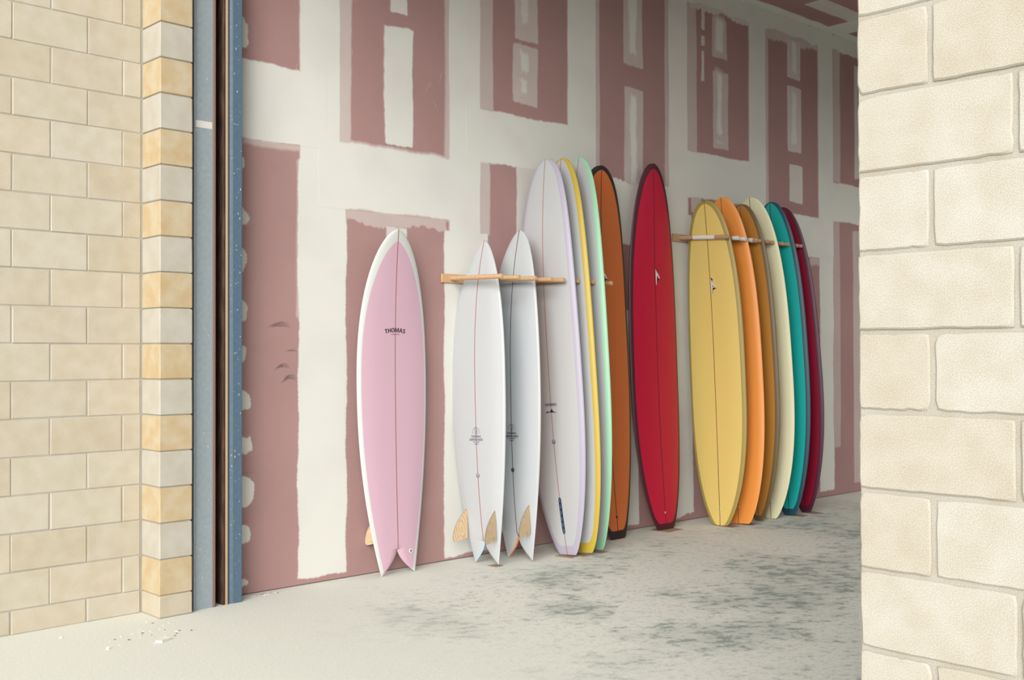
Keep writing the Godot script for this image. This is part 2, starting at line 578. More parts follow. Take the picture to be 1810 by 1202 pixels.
func drywall_texture(strips: Array, w: int, h: int, tall: float, per_m: float, seed_: int, scuffs: bool) -> ImageTexture:
	var cover := paint_strips(strips, w, h, tall, per_m)
	var n1 := FastNoiseLite.new()
	n1.seed = seed_
	n1.frequency = 1.3
	n1.fractal_octaves = 3
	var marks := {}
	if scuffs:
		for m in [[0.22, 1.655, 0.19, 0.02, 5], [0.27, 1.40, 0.13, 0.035, 4], [0.31, 1.325, 0.14, 0.05, 5], [0.36, 1.50, 0.09, 0.012, 2]]:
			for line in int(m[4]):
				var oy := (line - 2) * 0.006
				for q in 220:
					var t := q / 219.0
					var x: float = m[0] + m[2] * (0.12 * line / 5.0 + t * (1.0 - 0.05 * line))
					var y: float = m[1] + oy * (0.4 + t) + m[3] * sin(t * 2.4) - m[3]
					marks[Vector2i(int(x * per_m), int((tall - y) * per_m))] = 0.55 * sin(PI * t) * rng.randf_range(0.4, 1.0)
		for q in 46:      # stray scratches of white on the bare board
			var p := Vector2(rng.randf_range(0.1, 7.6), rng.randf_range(2.9, 4.5))
			var d := Vector2.from_angle(rng.randf_range(0.9, 2.2)) * rng.randf_range(0.02, 0.10)
			for t in 26:
				var at := p + d * (t / 25.0)
				marks[Vector2i(int(at.x * per_m), int((tall - at.y) * per_m))] = -0.5 * rng.randf_range(0.2, 1.0)
	var data := PackedByteArray()
	data.resize(w * h * 3)
	var i := 0
	for py in h:
		for px in w:
			var c := cover[py * w + px]
			var v := n1.get_noise_2d(px / per_m, py / per_m)
			if c > 0.0:
				c = clampf(c * (1.0 + 0.10 * v) , 0.0, 1.0)
			var p := 1.0 + 0.03 * v
			var r := lerpf(0.615 * p, 0.800, c)
			var g := lerpf(0.490 * p, 0.800, c)
			var b := lerpf(0.482 * p, 0.780, c)
			data[i] = int(clampf(r, 0, 1) * 255)
			data[i + 1] = int(clampf(g, 0, 1) * 255)
			data[i + 2] = int(clampf(b, 0, 1) * 255)
			i += 3
	for at in marks:
		if at.x >= 0 and at.x < w and at.y >= 0 and at.y < h:
			var j: int = (at.y * w + at.x) * 3
			var s: float = marks[at]
			if cover[at.y * w + at.x] < 0.3 or s > 0:
				for c in 3:
					data[j + c] = int(lerpf(data[j + c], 40.0 if s > 0 else 200.0, absf(s)))
	return ImageTexture.create_from_image(Image.create_from_data(w, h, false, Image.FORMAT_RGB8, data))


func drywall_material(t: Texture2D) -> StandardMaterial3D:
	var m := StandardMaterial3D.new()
	m.albedo_texture = t
	m.roughness = 0.9
	m.metallic_specular = 0.25
	return m


func build_drywall() -> void:
	var per_m := 238.0
	var w := int(SHEETS * per_m)
	var h := int(CEIL * per_m)
	var strips := compound_strips()
	var mat := drywall_material(drywall_texture(strips, w, h, CEIL, per_m, 61, true))
	mat.resource_name = "taped_plasterboard"
	var to_uv := func(p: Vector3) -> Vector2: return Vector2(p.x / SHEETS, 1.0 - p.y / CEIL)
	var wall := part("wall_back", with_uv(box_mesh(Vector3(-0.25, 0.006, -0.14), Vector3(11.3, CEIL, 0)), to_uv), mat, self, Transform3D(Basis(Vector3.UP, WALL_TURN), W0))
	tag(wall, "unpainted pink plasterboard wall with white jointing compound over its joints and screws", "wall", "", "structure")
	# the full coats stand a hair proud of the board
	for n in strips.size():
		var e: Array = strips[n]
		if e[6] < 0.8:
			continue
		var amp: float = e[4]
		var rows := clampi(int((e[3] - e[2]) / 0.09), 3, 22)
		var z := 0.0006 + 0.00003 * n
		var st := SurfaceTool.new()
		st.begin(Mesh.PRIMITIVE_TRIANGLES)
		st.set_smooth_group(-1)
		var x0: float = maxf(e[0], -0.2)
		for i in rows:
			var ya: float = lerpf(e[2], minf(e[3], CEIL), i / float(rows))
			var yb: float = lerpf(e[2], minf(e[3], CEIL), (i + 1) / float(rows))
			var a := Vector3(x0 + ragged(ya, n * 4, amp), ya, z)
			var b := Vector3(e[1] + ragged(ya, n * 4 + 1, amp), ya, z)
			var c := Vector3(e[1] + ragged(yb, n * 4 + 1, amp), yb, z)
			var d := Vector3(x0 + ragged(yb, n * 4, amp), yb, z)
			var k := Vector3(0, 0, z)
			quad(st, a, b, c, d)
			quad(st, b, b - k, c - k, c)
			quad(st, a - k, a, d, d - k)
			if i == 0:
				quad(st, a - k, b - k, b, a)
			if i == rows - 1:
				quad(st, d, c, c - k, d - k)
		st.generate_normals()
		part("compound_patch", with_uv(st.commit(), to_uv), mat, wall)


func build_ceiling_and_shell() -> void:
	var per_m := 120.0
	var tall := 2.4
	var strips := [
		[-0.1, 8.5, 2.29, 2.5, 0.008, 0.02, 1.0], [5.70, 6.52, 1.86, 2.07, 0.008, 0.015, 0.85], [3.2, 5.2, 1.86, 2.07, 0.01, 0.015, 0.85],
		[6.50, 6.86, -0.1, 2.5, 0.01, 0.02, 1.0], [2.9, 3.2, -0.1, 2.5, 0.01, 0.02, 1.0], [0.2, 2.6, 1.3, 1.45, 0.02, 0.02, 0.9], [-0.1, 8.5, 1.08, 1.36, 0.01, 0.02, 1.0],
		[7.0, 8.2, 1.86, 2.07, 0.008, 0.015, 0.85],
	]
	var mat := drywall_material(drywall_texture(strips, int(SHEETS * per_m), int(tall * per_m), tall, per_m, 77, false))
	mat.resource_name = "taped_ceiling_board"
	var ceiling := part("ceiling", with_uv(box_mesh(Vector3(-0.62, CEIL, -0.3), Vector3(11.5, CEIL + 0.2, 3.1)), func(p: Vector3) -> Vector2: return Vector2(p.x / SHEETS, p.z / tall)), mat, self, Transform3D(Basis(Vector3.UP, WALL_TURN), W0))
	tag(ceiling, "pink plasterboard ceiling with white taped joints", "ceiling", "", "structure")
	# beyond the part in view the ceiling stops at a long roof light
	var soft := plain("white_lining", Color(0.80, 0.79, 0.77), 0.9)
	for q in [[2.6, 5.0], [11.5, 14.7]]:
		var c := part("ceiling", box_mesh(Vector3(q[0], CEIL, -2.4), Vector3(q[1], CEIL + 0.2, 1.8)), soft, self)
		tag(c, "white lined ceiling at the %s end of the roof light" % ("near" if q[0] < 5.0 else "far"), "ceiling", "", "structure")
	var c2 := part("ceiling", box_mesh(Vector3(2.6, CEIL, 1.8), Vector3(14.7, CEIL + 0.2, 9.3)), soft, self)
	tag(c2, "white lined ceiling over the far half of the unit", "ceiling", "", "structure")
	var grey := plain("undercoat", Color(0.74, 0.73, 0.71), 0.9)
	var e := part("wall_end", box_mesh(Vector3(14.5, 0, -6.1), Vector3(14.7, 4.9, 9.3)), grey, self)
	tag(e, "far end wall of the unit, undercoated plasterboard", "wall", "", "structure")
	var s := part("wall_side", box_mesh(Vector3(2.73, 0, 9.1), Vector3(14.7, 4.9, 9.3)), grey, self)
	tag(s, "side wall of the unit facing the boards, undercoated plasterboard", "wall", "", "structure")


# ------------------------------------------------------------------ steel door jamb

func build_door_jamb() -> void:
	var grey := plain("grey_painted_steel", Color(0.55, 0.59, 0.615), 0.5)
	grey.albedo_texture = noise_tex(8, 0.05, Color(0.95, 0.95, 0.95), Color(1, 1, 1), 256, 4)
	grey.uv1_triplanar = true
	grey.uv1_scale = Vector3.ONE * 2.0
	var blue := plain("blue_painted_steel", Color(0.31, 0.395, 0.46), 0.5)
	blue.albedo_texture = noise_tex(9, 0.05, Color(0.92, 0.93, 0.94), Color(1, 1, 1), 256, 5)
	blue.uv1_triplanar = true
	blue.uv1_scale = Vector3.ONE * 2.0
	var rust := plain("rusty_steel", Color(0.30, 0.22, 0.17), 0.7)
	rust.albedo_texture = noise_tex(10, 0.02, Color(0.45, 0.38, 0.34), Color(1, 0.95, 0.9), 256, 5)
	rust.uv1_triplanar = true
	rust.uv1_scale = Vector3(6, 0.8, 6)
	var tan_ := plain("worn_tan_steel", Color(0.62, 0.52, 0.42), 0.6)
	var brown := plain("brown_primer_edge", Color(0.47, 0.39, 0.36), 0.6)
	var pale := plain("pale_paint", Color(0.78, 0.77, 0.74), 0.8)
	var d := Node3D.new()
	d.name = "door_1"
	add_child(d)
	tag(d, "steel roller door jamb, grey plate and blue post with a dark rusty guide slot between", "door frame", "", "structure")
	var top := 5.0
	var zf := -5.695
	var st := SurfaceTool.new()
	st.begin(Mesh.PRIMITIVE_TRIANGLES)
	st.set_smooth_group(-1)
	box_into(st, Vector3(2.958, 0, zf - 0.10), Vector3(2.966, top, zf + 0.012))
	box_into(st, Vector3(2.966, 0, zf - 0.012), Vector3(3.078, top, zf))
	st.generate_normals()
	part("flange_plate", st.commit(), grey, d)
	part("flange_edge", rounded_bar(3.078, 3.100, zf - 0.03, zf + 0.004, top), brown, d)
	st.begin(Mesh.PRIMITIVE_TRIANGLES)
	st.set_smooth_group(-1)
	box_into(st, Vector3(3.096, 0, zf - 0.11), Vector3(3.190, top, zf - 0.095))
	box_into(st, Vector3(3.094, 0, zf - 0.10), Vector3(3.101, top, zf - 0.004))
	st.generate_normals()
	part("guide_channel", st.commit(), rust, d)
	part("guide_lip", rounded_bar(3.150, 3.166, zf - 0.095, zf - 0.006, top), rust, d)
	part("guide_lip", rounded_bar(3.168, 3.182, zf - 0.095, zf + 0.002, top), tan_, d)
	# blue post: its left side is rolled back into the slot
	st.begin(Mesh.PRIMITIVE_TRIANGLES)
	var prof := [Vector2(3.184, zf - 0.11), Vector2(3.184, zf - 0.028), Vector2(3.190, zf - 0.016), Vector2(3.200, zf - 0.007), Vector2(3.214, zf - 0.002), Vector2(3.270, zf), Vector2(3.274, zf - 0.004), Vector2(3.274, zf - 0.14)]
	for i in prof.size() - 1:
		st.set_smooth_group(1 if i < 4 else -1)
		var a: Vector2 = prof[i]
		var b: Vector2 = prof[i + 1]
		quad(st, Vector3(a.x, 0, a.y), Vector3(b.x, 0, b.y), Vector3(b.x, top, b.y), Vector3(a.x, top, a.y))
	st.generate_normals()
	part("post", st.commit(), blue, d)
	part("paint_mark", box_mesh(Vector3(2.967, 2.775, zf), Vector3(3.077, 2.815, zf + 0.0006)), pale, d)
	# flecks of compound flicked on to the steel
	st.begin(Mesh.PRIMITIVE_TRIANGLES)
	st.set_smooth_group(-1)
	var r := RandomNumberGenerator.new()
	r.seed = 5
	for i in 110:
		var x := r.randf_range(3.195, 3.268) if i < 80 else r.randf_range(2.972, 3.07)
		var y := r.randf_range(0.05, 4.0)
		var s := r.randf_range(0.0010, 0.0026)
		var tall := s * r.randf_range(1.0, 3.5)
		var z := zf + (0.0008 if x > 3.214 or x < 3.1 else -0.004)
		for k in 6:
			var a := TAU * k / 6.0
			var b := TAU * (k + 1) / 6.0
			for v in [Vector3(x, y, z + 0.0006), Vector3(x + cos(b) * s, y + sin(b) * tall, z), Vector3(x + cos(a) * s, y + sin(a) * tall, z)]:
				st.add_vertex(v)
	st.generate_normals()
	var fl := part("paint_flecks", st.commit(), pale, d)
	fl.set_meta("kind", "stuff")


func rounded_bar(x0: float, x1: float, z0: float, z1: float, top: float) -> ArrayMesh:
	var st := SurfaceTool.new()
	st.begin(Mesh.PRIMITIVE_TRIANGLES)
	var c := minf(0.004, (x1 - x0) * 0.3)
	var prof := [Vector2(x0, z0), Vector2(x0, z1 - c), Vector2(x0 + c * 0.3, z1 - c * 0.3), Vector2(x0 + c, z1), Vector2(x1 - c, z1), Vector2(x1 - c * 0.3, z1 - c * 0.3), Vector2(x1, z1 - c), Vector2(x1, z0)]
	for i in prof.size():
		st.set_smooth_group(1 if i < 7 else -1)
		var a: Vector2 = prof[i]
		var b: Vector2 = prof[(i + 1) % prof.size()]
		quad(st, Vector3(a.x, 0, a.y), Vector3(b.x, 0, b.y), Vector3(b.x, top, b.y), Vector3(a.x, top, a.y))
	st.generate_normals()
	return st.commit()


# ------------------------------------------------------------------ racks

func wood(key: String, c: Color, along: Vector3) -> StandardMaterial3D:
	var m := plain(key, c, 0.6)
	m.albedo_texture = noise_tex(key.hash() % 1000, 0.03, Color(0.86, 0.80, 0.74), Color(1, 1, 1), 256, 4)
	m.uv1_triplanar = true
	m.uv1_scale = along
	return m


func rack(label: String, s0: float, s1: float, y: float, xs: Array, tip_z: float, drop: float, mat: Material, taped: Dictionary, white: Material, rail_h: float) -> void:
	var t := thing("surfboard_rack", label, "rack", W0 + Vector3(s0, 0, 0).rotated(Vector3.UP, WALL_TURN) + Vector3(0, y, 0), "wall racks")
	t.rotation.y = WALL_TURN
	part("wall_rail", block_mesh(Vector3(s1 - s0, rail_h, 0.014), 0.003, 0.001, 3), mat, t, Transform3D(Basis(), Vector3((s1 - s0) / 2, 0, 0.0090)))
	var inv := t.transform.affine_inverse()
	for i in xs.size():
		var x: float = xs[i]
		var zw := W0.z + (x - W0.x) * tan(-WALL_TURN)
		var a := inv * Vector3(x, y, zw + 0.012)
		var b := inv * Vector3(x, y - drop, tip_z)
		var st := SurfaceTool.new()
		st.begin(Mesh.PRIMITIVE_TRIANGLES)
		rod_into(st, a, b, 0.0165)
		st.generate_normals()
		var peg := part("peg", st.commit(), mat, t)
		if taped.has(i):
			var span: Vector2 = taped[i]
			st = SurfaceTool.new()
			st.begin(Mesh.PRIMITIVE_TRIANGLES)
			rod_into(st, a.lerp(b, span.x), a.lerp(b, span.y), 0.0185, 16, 0.0015)
			st.generate_normals()
			part("tape_wrap", st.commit(), white, peg)


func build_racks() -> void:
	var oak := wood("honey_pine", Color(0.80, 0.67, 0.52), Vector3(34, 34, 5.0))
	var pale := wood("pale_dowel", Color(0.76, 0.63, 0.53), Vector3(34, 34, 5.0))
	var white := plain("white_tape", Color(0.86, 0.85, 0.83), 0.7)
	var xs := [4.985, 5.146, 5.307, 5.468, 5.593, 5.746, 5.911, 6.112]
	rack("honey coloured wooden wall rack with bare round pegs between the white boards", 1.600, 3.02, 1.999, xs, -5.255, 0.010, oak, {}, white, 0.064)
	rack("wooden peg rack with white taped pegs holding the coloured longboards at right", 4.150, 5.72, 2.466, [7.542, 7.69, 7.797, 7.94, 8.03, 8.155, 8.236, 8.39, 8.489, 8.635, 8.708], -5.205, 0.028, pale, {0: Vector2(0.30, 0.74), 1: Vector2(0.90, 1.004), 2: Vector2(0.90, 1.004), 3: Vector2(0.86, 0.97), 4: Vector2(0.80, 0.93)}, white, 0.066)


# ------------------------------------------------------------------ surfboards

class Board:
	var at: Vector2
	var lean: Vector2
	var yaw: float
	var length: float
	var half: float
	var wide_at: float
	var np: float
	var nq: float
	var tail: float
	var tp: float
	var tq: float
	var nose_rock: float
	var tail_rock: float
	var thick: float
	var deck := 1.0           # 1: the deck faces the room, -1: the bottom does
	var notch := 0.0          # depth of a swallow tail as a share of the length
	var band := 0.03          # width of the rail colour lapped on to the face
	var nose_in := 0.0
	var tail_in := 0.0
	var pinline := false       # deck colour shows round the inside of the near tail lobe
	var lift := 0.0005         # the scraps of card under some tails

	func width(t: float) -> float:
		if t < wide_at:
			var y := (wide_at - t) / wide_at
			return half * (tail + (1.0 - tail) * pow(maxf(0.0, 1.0 - pow(y, tp)), tq))
		var x := (t - wide_at) / (1.0 - wide_at)
		return half * pow(maxf(0.0, 1.0 - pow(x, np)), nq)

	func inner(t: float) -> float:
		if t >= notch or notch == 0.0:
			return 0.0
		return width(0.0) * 0.985 * pow(1.0 - t / notch, 1.7)

	func edge(t: float) -> float:      # where the face colour ends
		var u := t
		if nose_in > 0.0 and t > 0.5:
			u = minf(1.0, t + nose_in * smoothstep(0.5, 0.95, t))
		var e := width(u) - band
		if tail_in > 0.0 and t < tail_in + 0.03:
			if t <= tail_in:
				return inner(t)
			var q := 1.0 - (t - tail_in) / 0.03
			e *= 0.72 + 0.28 * sqrt(maxf(0.0, 1.0 - q * q))
		return clampf(e, inner(t), width(t))

	func rock(t: float) -> float:
		return deck * (nose_rock * pow(clampf((t - 0.5) / 0.5, 0, 1), 2.6) + tail_rock * pow(clampf((0.5 - t) / 0.5, 0, 1), 2.4))

	func depth(t: float) -> float:
		return thick * (0.86 * clampf(1.0 - pow(absf((t - 0.52) / 0.52), 3.0), 0, 1) + 0.14)

	func height(t: float, x: float, side: float) -> float:
		var w := maxf(width(t), 1e-5)
		var q := minf(absf(x) / w, 1.0)
		var z := depth(t) * 0.5 * pow(maxf(0.0, 1.0 - pow(q, 3.2 if side == deck else 5.0)), 0.6)
		if t < notch:
			z *= sqrt(clampf((absf(x) - inner(t)) / 0.018, 0.0, 1.0))
		return z

	func spot(t: float, x: float, side: float) -> Vector3:
		return Vector3(x, t * length, rock(t) + side * height(t, x, side))


func stations(b: Board) -> PackedFloat32Array:
	var ts := PackedFloat32Array()
	if b.notch > 0.0:
		for i in 12:
			ts.append(b.notch * 0.999 * i / 11.0)
		ts.append(b.notch)
	else:
		for i in 6:
			ts.append(0.02 * i / 5.0)
	var from: float = ts[ts.size() - 1]
	for i in range(1, 15):
		ts.append(lerpf(from, 0.28, i / 14.0))
	for i in range(1, 23):
		ts.append(lerpf(0.28, 0.85, i / 22.0))
	for i in range(1, 27):
		ts.append(1.0 - 0.15 * pow(1.0 - i / 26.0, 2.0))
	if b.tail_in > 0.0:
		for k in 7:
			var t := b.tail_in + 0.03 * k / 6.0
			ts.append(t)
		ts.append(b.tail_in + 0.0002)
	ts.sort()
	return ts


func columns(t: float, b: Board) -> PackedFloat32Array:
	var xs := PackedFloat32Array()
	var i0 := b.inner(t)
	var e := b.edge(t)
	var w := b.width(t)
	for k in 6:
		xs.append(lerpf(i0, e, k / 5.0))
	if b.pinline and t < b.notch:
		xs[1] = minf(xs[1], i0 + 0.009)
	for k in range(1, 9):
		xs.append(lerpf(e, w, sin(PI * 0.5 * k / 8.0)))
	return xs


# makes the board's shell in zones; a zone is a set of cells of the grid
func board(label: String, b: Board, face: Material, rail: Material, under: Material, string_: Material, string_label := "") -> Node3D:
	var o := thing("surfboard", label, "surfboard", Vector3(b.at.x, 0, b.at.y), "surfboards stood along the plasterboard wall")
	var ld := Vector3(b.lean.x, sqrt(1.0 - b.lean.length_squared()), b.lean.y)
	var wd := Vector3(sin(b.yaw), 0, cos(b.yaw))
	wd = (wd - ld * wd.dot(ld)).normalized()
	o.basis = Basis(wd, ld, wd.cross(ld))
	var ts := stations(b)
	var nt := ts.size()
	var nc := 14
	var tools := []
	for k in 3:
		var st := SurfaceTool.new()
		st.begin(Mesh.PRIMITIVE_TRIANGLES)
		tools.append(st)
	var lowest := 1e9
	for s in [-1.0, 1.0]:
		for side in [1.0, -1.0]:
			var grid := []
			for i in nt:
				var row := []
				var xs := columns(ts[i], b)
				for j in nc:
					row.append(b.spot(ts[i], xs[j] * s, side))
				grid.append(row)
			var norm := []
			for i in nt:
				var row := []
				for j in nc:
					var i0 := maxi(i - 1, 0)
					var i1 := mini(i + 1, nt - 1)
					if b.notch > 0.0 and j < 5:
						if ts[i] == b.notch:
							i0 = i
						elif i1 < nt and ts[i1] == b.notch:
							i1 = i
					var along: Vector3 = grid[i1][j] - grid[i0][j]
					var j0 := maxi(j - 1, 0)
					var j1 := mini(j + 1, nc - 1)
					var across: Vector3 = grid[i][j1] - grid[i][j0]
					# at the apex of the rail and on the centre line the other half carries on
					var n := Vector3(0, 0, side)
					if j == nc - 1:
						n = Vector3(s, 0, 0) - along.normalized() * (s * along.normalized().x)
					elif across.length() > 1e-7:
						n = across.cross(along) * s
						n *= signf(n.z * side) if absf(n.z) > 1e-9 else 1.0
						if j == 0 and ts[i] >= b.notch:
							n.x = 0.0
					if n.length() < 1e-9:
						n = Vector3(0, 0, side)
					row.append(n.normalized())
				norm.append(row)
			for i in nt - 1:
				for j in nc - 1:
					var zone := 1
					if j < 5:
						zone = 0 if side > 0.0 else 2
						if side > 0.0 and b.tail_in > 0.0 and ts[i + 1] <= b.tail_in + 0.0001:
							zone = 1
					elif b.notch > 0.0 and side < 0.0 and ts[i + 1] <= b.notch:
						zone = 2
					if b.pinline and side > 0.0 and s < 0.0 and j == 0 and ts[i + 1] <= b.notch:
						zone = 2
					emit(tools[zone], grid, norm, i, j, s * side < 0.0)
			# close the square end of the tail
			if b.notch == 0.0:
				for j in nc - 1:
					if side > 0.0:
						var xs := columns(ts[0], b)
						var p := b.spot(0, xs[j] * s, 1.0)
						var q := b.spot(0, xs[j + 1] * s, 1.0)
						var r := b.spot(0, xs[j + 1] * s, -1.0)
						var u := b.spot(0, xs[j] * s, -1.0)
						var st: SurfaceTool = tools[1]
						for v in ([p, q, r, p, r, u] if s > 0.0 else [p, r, q, p, u, r]):
							st.set_normal(Vector3(0, -1, 0))
							st.add_vertex(v)
			for i in 14:
				for j in nc:
					lowest = minf(lowest, (o.basis * grid[i][j]).y)
	o.position.y = -lowest + b.lift
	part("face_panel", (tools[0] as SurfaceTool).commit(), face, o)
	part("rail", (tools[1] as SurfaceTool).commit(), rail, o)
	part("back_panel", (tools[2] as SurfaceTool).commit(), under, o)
	# wooden stringer let into the foam, flush with the face
	var st := SurfaceTool.new()
	st.begin(Mesh.PRIMITIVE_TRIANGLES)
	st.set_smooth_group(1)
	for i in nt - 1:
		if ts[i] < b.notch - 1e-6:
			continue
		var p := b.spot(ts[i], 0, 1.0) + Vector3(0, 0, 0.0006)
		var q := b.spot(ts[i + 1], 0, 1.0) + Vector3(0, 0, 0.0006)
		var h := Vector3(0.0030, 0, 0)
		quad(st, p - h, p + h, q + h, q - h)
	st.generate_normals()
	var so := part("stringer", st.commit(), string_, o)
	if string_label != "":
		so.set_meta("label", string_label)
	return o


func emit(st: SurfaceTool, g: Array, n: Array, i: int, j: int, flip: bool) -> void:
	var order := [[i, j], [i + 1, j], [i + 1, j + 1], [i, j], [i + 1, j + 1], [i, j + 1]]
	if flip:
		order = [[i, j], [i + 1, j + 1], [i + 1, j], [i, j], [i, j + 1], [i + 1, j + 1]]
	for k in [0, 3]:
		var a: Vector3 = g[order[k][0]][order[k][1]]
		var b: Vector3 = g[order[k + 1][0]][order[k + 1][1]]
		var c: Vector3 = g[order[k + 2][0]][order[k + 2][1]]
		if (b - a).cross(c - a).length_squared() < 1e-16:
			continue
		for q in 3:
			var w: Array = order[k + q]
			st.set_normal(n[w[0]][w[1]])
			st.add_vertex(g[w[0]][w[1]])


# where a flat print lies on the face of a board: x across, y towards the nose
func print_at(b: Board, t: float, x := 0.0) -> Transform3D:
	var p := b.spot(t, x, 1.0)
	var dy := (b.spot(t + 0.01, x, 1.0) - b.spot(t - 0.01, x, 1.0)).normalized()
	var dx := Vector3(1, 0, 0)
	return Transform3D(Basis(dx, dy, dx.cross(dy)), p + dx.cross(dy) * 0.0010)


func letters(st: SurfaceTool, text: String, tall: float, at: Vector2, bend: float, bold := true, squeeze := 1.0) -> void:
	var font := SystemFont.new()
	font.font_names = PackedStringArray(["Droid Sans"])
	font.font_weight = 700 if bold else 400
	var ms := []
	var wide := 0.0
	for ch in text:
		if ch == " ":
			ms.append(null)
			wide += tall * 0.35
			continue
		var tm := TextMesh.new()
		tm.text = ch
		tm.font = font
		tm.font_size = 64
		tm.pixel_size = tall / 46.0
		tm.depth = 0.0004
		ms.append(tm)
		wide += tm.get_aabb().size.x * squeeze + tall * 0.13
	var x := -wide / 2.0
	for m in ms:
		if m == null:
			x += tall * 0.35
			continue
		var tm: TextMesh = m
		var bb := tm.get_aabb()
		var cx := x + bb.size.x * squeeze / 2.0
		var turn := -cx * bend
		var y := -cx * cx * bend * 0.5
		var basis := Basis(Vector3(0, 0, 1), turn) * Basis.from_scale(Vector3(squeeze, 1, 1))
		var c := bb.get_center()
		c.y = 0.0
		st.append_from(tm, 0, Transform3D(basis, Vector3(at.x + cx, at.y + y, 0) - basis * Vector3(c.x, c.y, c.z)))
		x += bb.size.x * squeeze + tall * 0.13


func flat_poly(st: SurfaceTool, pts: PackedVector2Array, z: float) -> void:
	var tri := Geometry2D.triangulate_polygon(pts)
	for i in range(0, tri.size(), 3):
		var a := pts[tri[i]]
		var b := pts[tri[i + 1]]
		var c := pts[tri[i + 2]]
		var v := [a, b, c]
		if (b - a).cross(c - a) > 0.0:
			v = [a, c, b]
		for q in v:
			st.set_normal(Vector3(0, 0, 1))
			st.add_vertex(Vector3(q.x, q.y, z))


func disc(st: SurfaceTool, c: Vector2, r: Vector2, z: float, hole := 0.0) -> void:
	var n := 20
	for i in n:
		var a := Vector2.from_angle(TAU * i / n)
		var b := Vector2.from_angle(TAU * (i + 1) / n)
		flat_poly(st, PackedVector2Array([c + a * r * hole, c + a * r, c + b * r, c + b * r * hole]) if hole > 0.0 else PackedVector2Array([c, c + a * r, c + b * r]), z)


# a plywood keel fin, standing along y, rising along z; outline as in a raked half moon
func keel_fin(base: float, tall: float, mat: Material, parent: Node3D, xf: Transform3D) -> void:
	var line := [Vector2(0, 0), Vector2(-0.10, 0.20), Vector2(-0.23, 0.42), Vector2(-0.40, 0.66), Vector2(-0.60, 0.86), Vector2(-0.80, 0.97), Vector2(-0.95, 1.0), Vector2(-1.04, 0.97), Vector2(-1.08, 0.88), Vector2(-1.08, 0.70), Vector2(-1.05, 0.45), Vector2(-1.01, 0.20), Vector2(-1.0, 0.0)]
	var pts := PackedVector2Array()
	for p in line:
		pts.append(Vector2(p.x * base, p.y * tall))
	var st := SurfaceTool.new()
	st.begin(Mesh.PRIMITIVE_TRIANGLES)
	var inner := PackedVector2Array()
	var mid := Vector2(-0.58 * base, 0.36 * tall)
	for p in pts:
		var q := p.lerp(mid, 0.13)
		if p.y == 0.0:
			q.y = 0.0
		inner.append(q)
	var uv := func(p: Vector2) -> Vector2: return Vector2(-p.x / base / 1.1, p.y / tall)
	for s in [-1.0, 1.0]:
		var tri := Geometry2D.triangulate_polygon(inner)
		for i in range(0, tri.size(), 3):
			var v := [inner[tri[i]], inner[tri[i + 1]], inner[tri[i + 2]]]
			# local: x = thickness, y = along the base, z = height
			var a := Vector3(s * 0.0045, v[0].x, v[0].y)
			var b := Vector3(s * 0.0045, v[1].x, v[1].y)
			var c := Vector3(s * 0.0045, v[2].x, v[2].y)
			var ord := [0, 1, 2] if (b - a).cross(c - a).x * s < 0.0 else [0, 2, 1]
			for k in ord:
				st.set_uv(uv.call(v[k]))
				st.set_normal(Vector3(s, 0, 0))
				st.add_vertex(Vector3(s * 0.0045, v[k].x, v[k].y))
		for i in pts.size():
			var j := (i + 1) % pts.size()
			var q := [Vector3(s * 0.0045, inner[i].x, inner[i].y), Vector3(s * 0.0012, pts[i].x, pts[i].y), Vector3(s * 0.0012, pts[j].x, pts[j].y), Vector3(s * 0.0045, inner[j].x, inner[j].y)]
			var w := [inner[i], pts[i], pts[j], inner[j]]
			var n: Vector3 = (q[1] - q[0]).cross(q[2] - q[0])
			var ord := [0, 2, 1, 0, 3, 2] if n.x * s > 0.0 else [0, 1, 2, 0, 2, 3]
			for k in ord:
				st.set_uv(uv.call(w[k]))
				st.set_normal(Vector3(s, 0, 0))
				st.add_vertex(q[k])
	for i in pts.size():
		var j := (i + 1) % pts.size()
		var out := ((pts[i] + pts[j]) * 0.5 - mid).normalized()
		for k in [[i, -1], [j, -1], [j, 1], [i, -1], [j, 1], [i, 1]]:
			st.set_uv(uv.call(pts[k[0]]))
			st.set_normal(Vector3(0, out.x, out.y))
			st.add_vertex(Vector3(k[1] * 0.0012, pts[k[0]].x, pts[k[0]].y))
	part("fin", st.commit(), mat, parent, xf)


func ply_material(key: String, c: Color) -> StandardMaterial3D:
	var n := 160
	var im := Image.create(n, n, false, Image.FORMAT_RGB8)
	for y in n:
		for x in n:
			var p := Vector2(x / float(n), y / float(n))
			# contour lines of the foiled plies
			var d := (p - Vector2(0.62, 0.40)).rotated(0.55)
			var e := sqrt(pow(d.x / 0.62, 2.0) + pow(d.y / 0.40, 2.0)) + 0.05 * fn.get_noise_2d(p.x * 5.0, p.y * 5.0)
			var ring := 0.5 + 0.5 * sin(e * 17.0)
			im.set_pixel(x, y, c.lerp(Color(c.r * 0.93, c.g * 0.84, c.b * 0.74), 0.75 * pow(ring, 3.0) + 0.08 * fn.get_noise_2d(p.x * 60.0, p.y * 6.0)))
	var m := StandardMaterial3D.new()
	m.resource_name = key
	m.albedo_texture = ImageTexture.create_from_image(im)
	m.roughness = 0.5
	return m


func foam(key: String, c: Color, rough := 0.42) -> StandardMaterial3D:
	var m := plain(key, c, rough)
	if m.albedo_texture == null:
		m.albedo_texture = noise_tex(key.hash() % 997, 0.25, Color(0.965, 0.965, 0.965), Color(1, 1, 1), 256, 2)
		m.uv1_triplanar = true
		m.uv1_scale = Vector3.ONE * 2.5
	return m


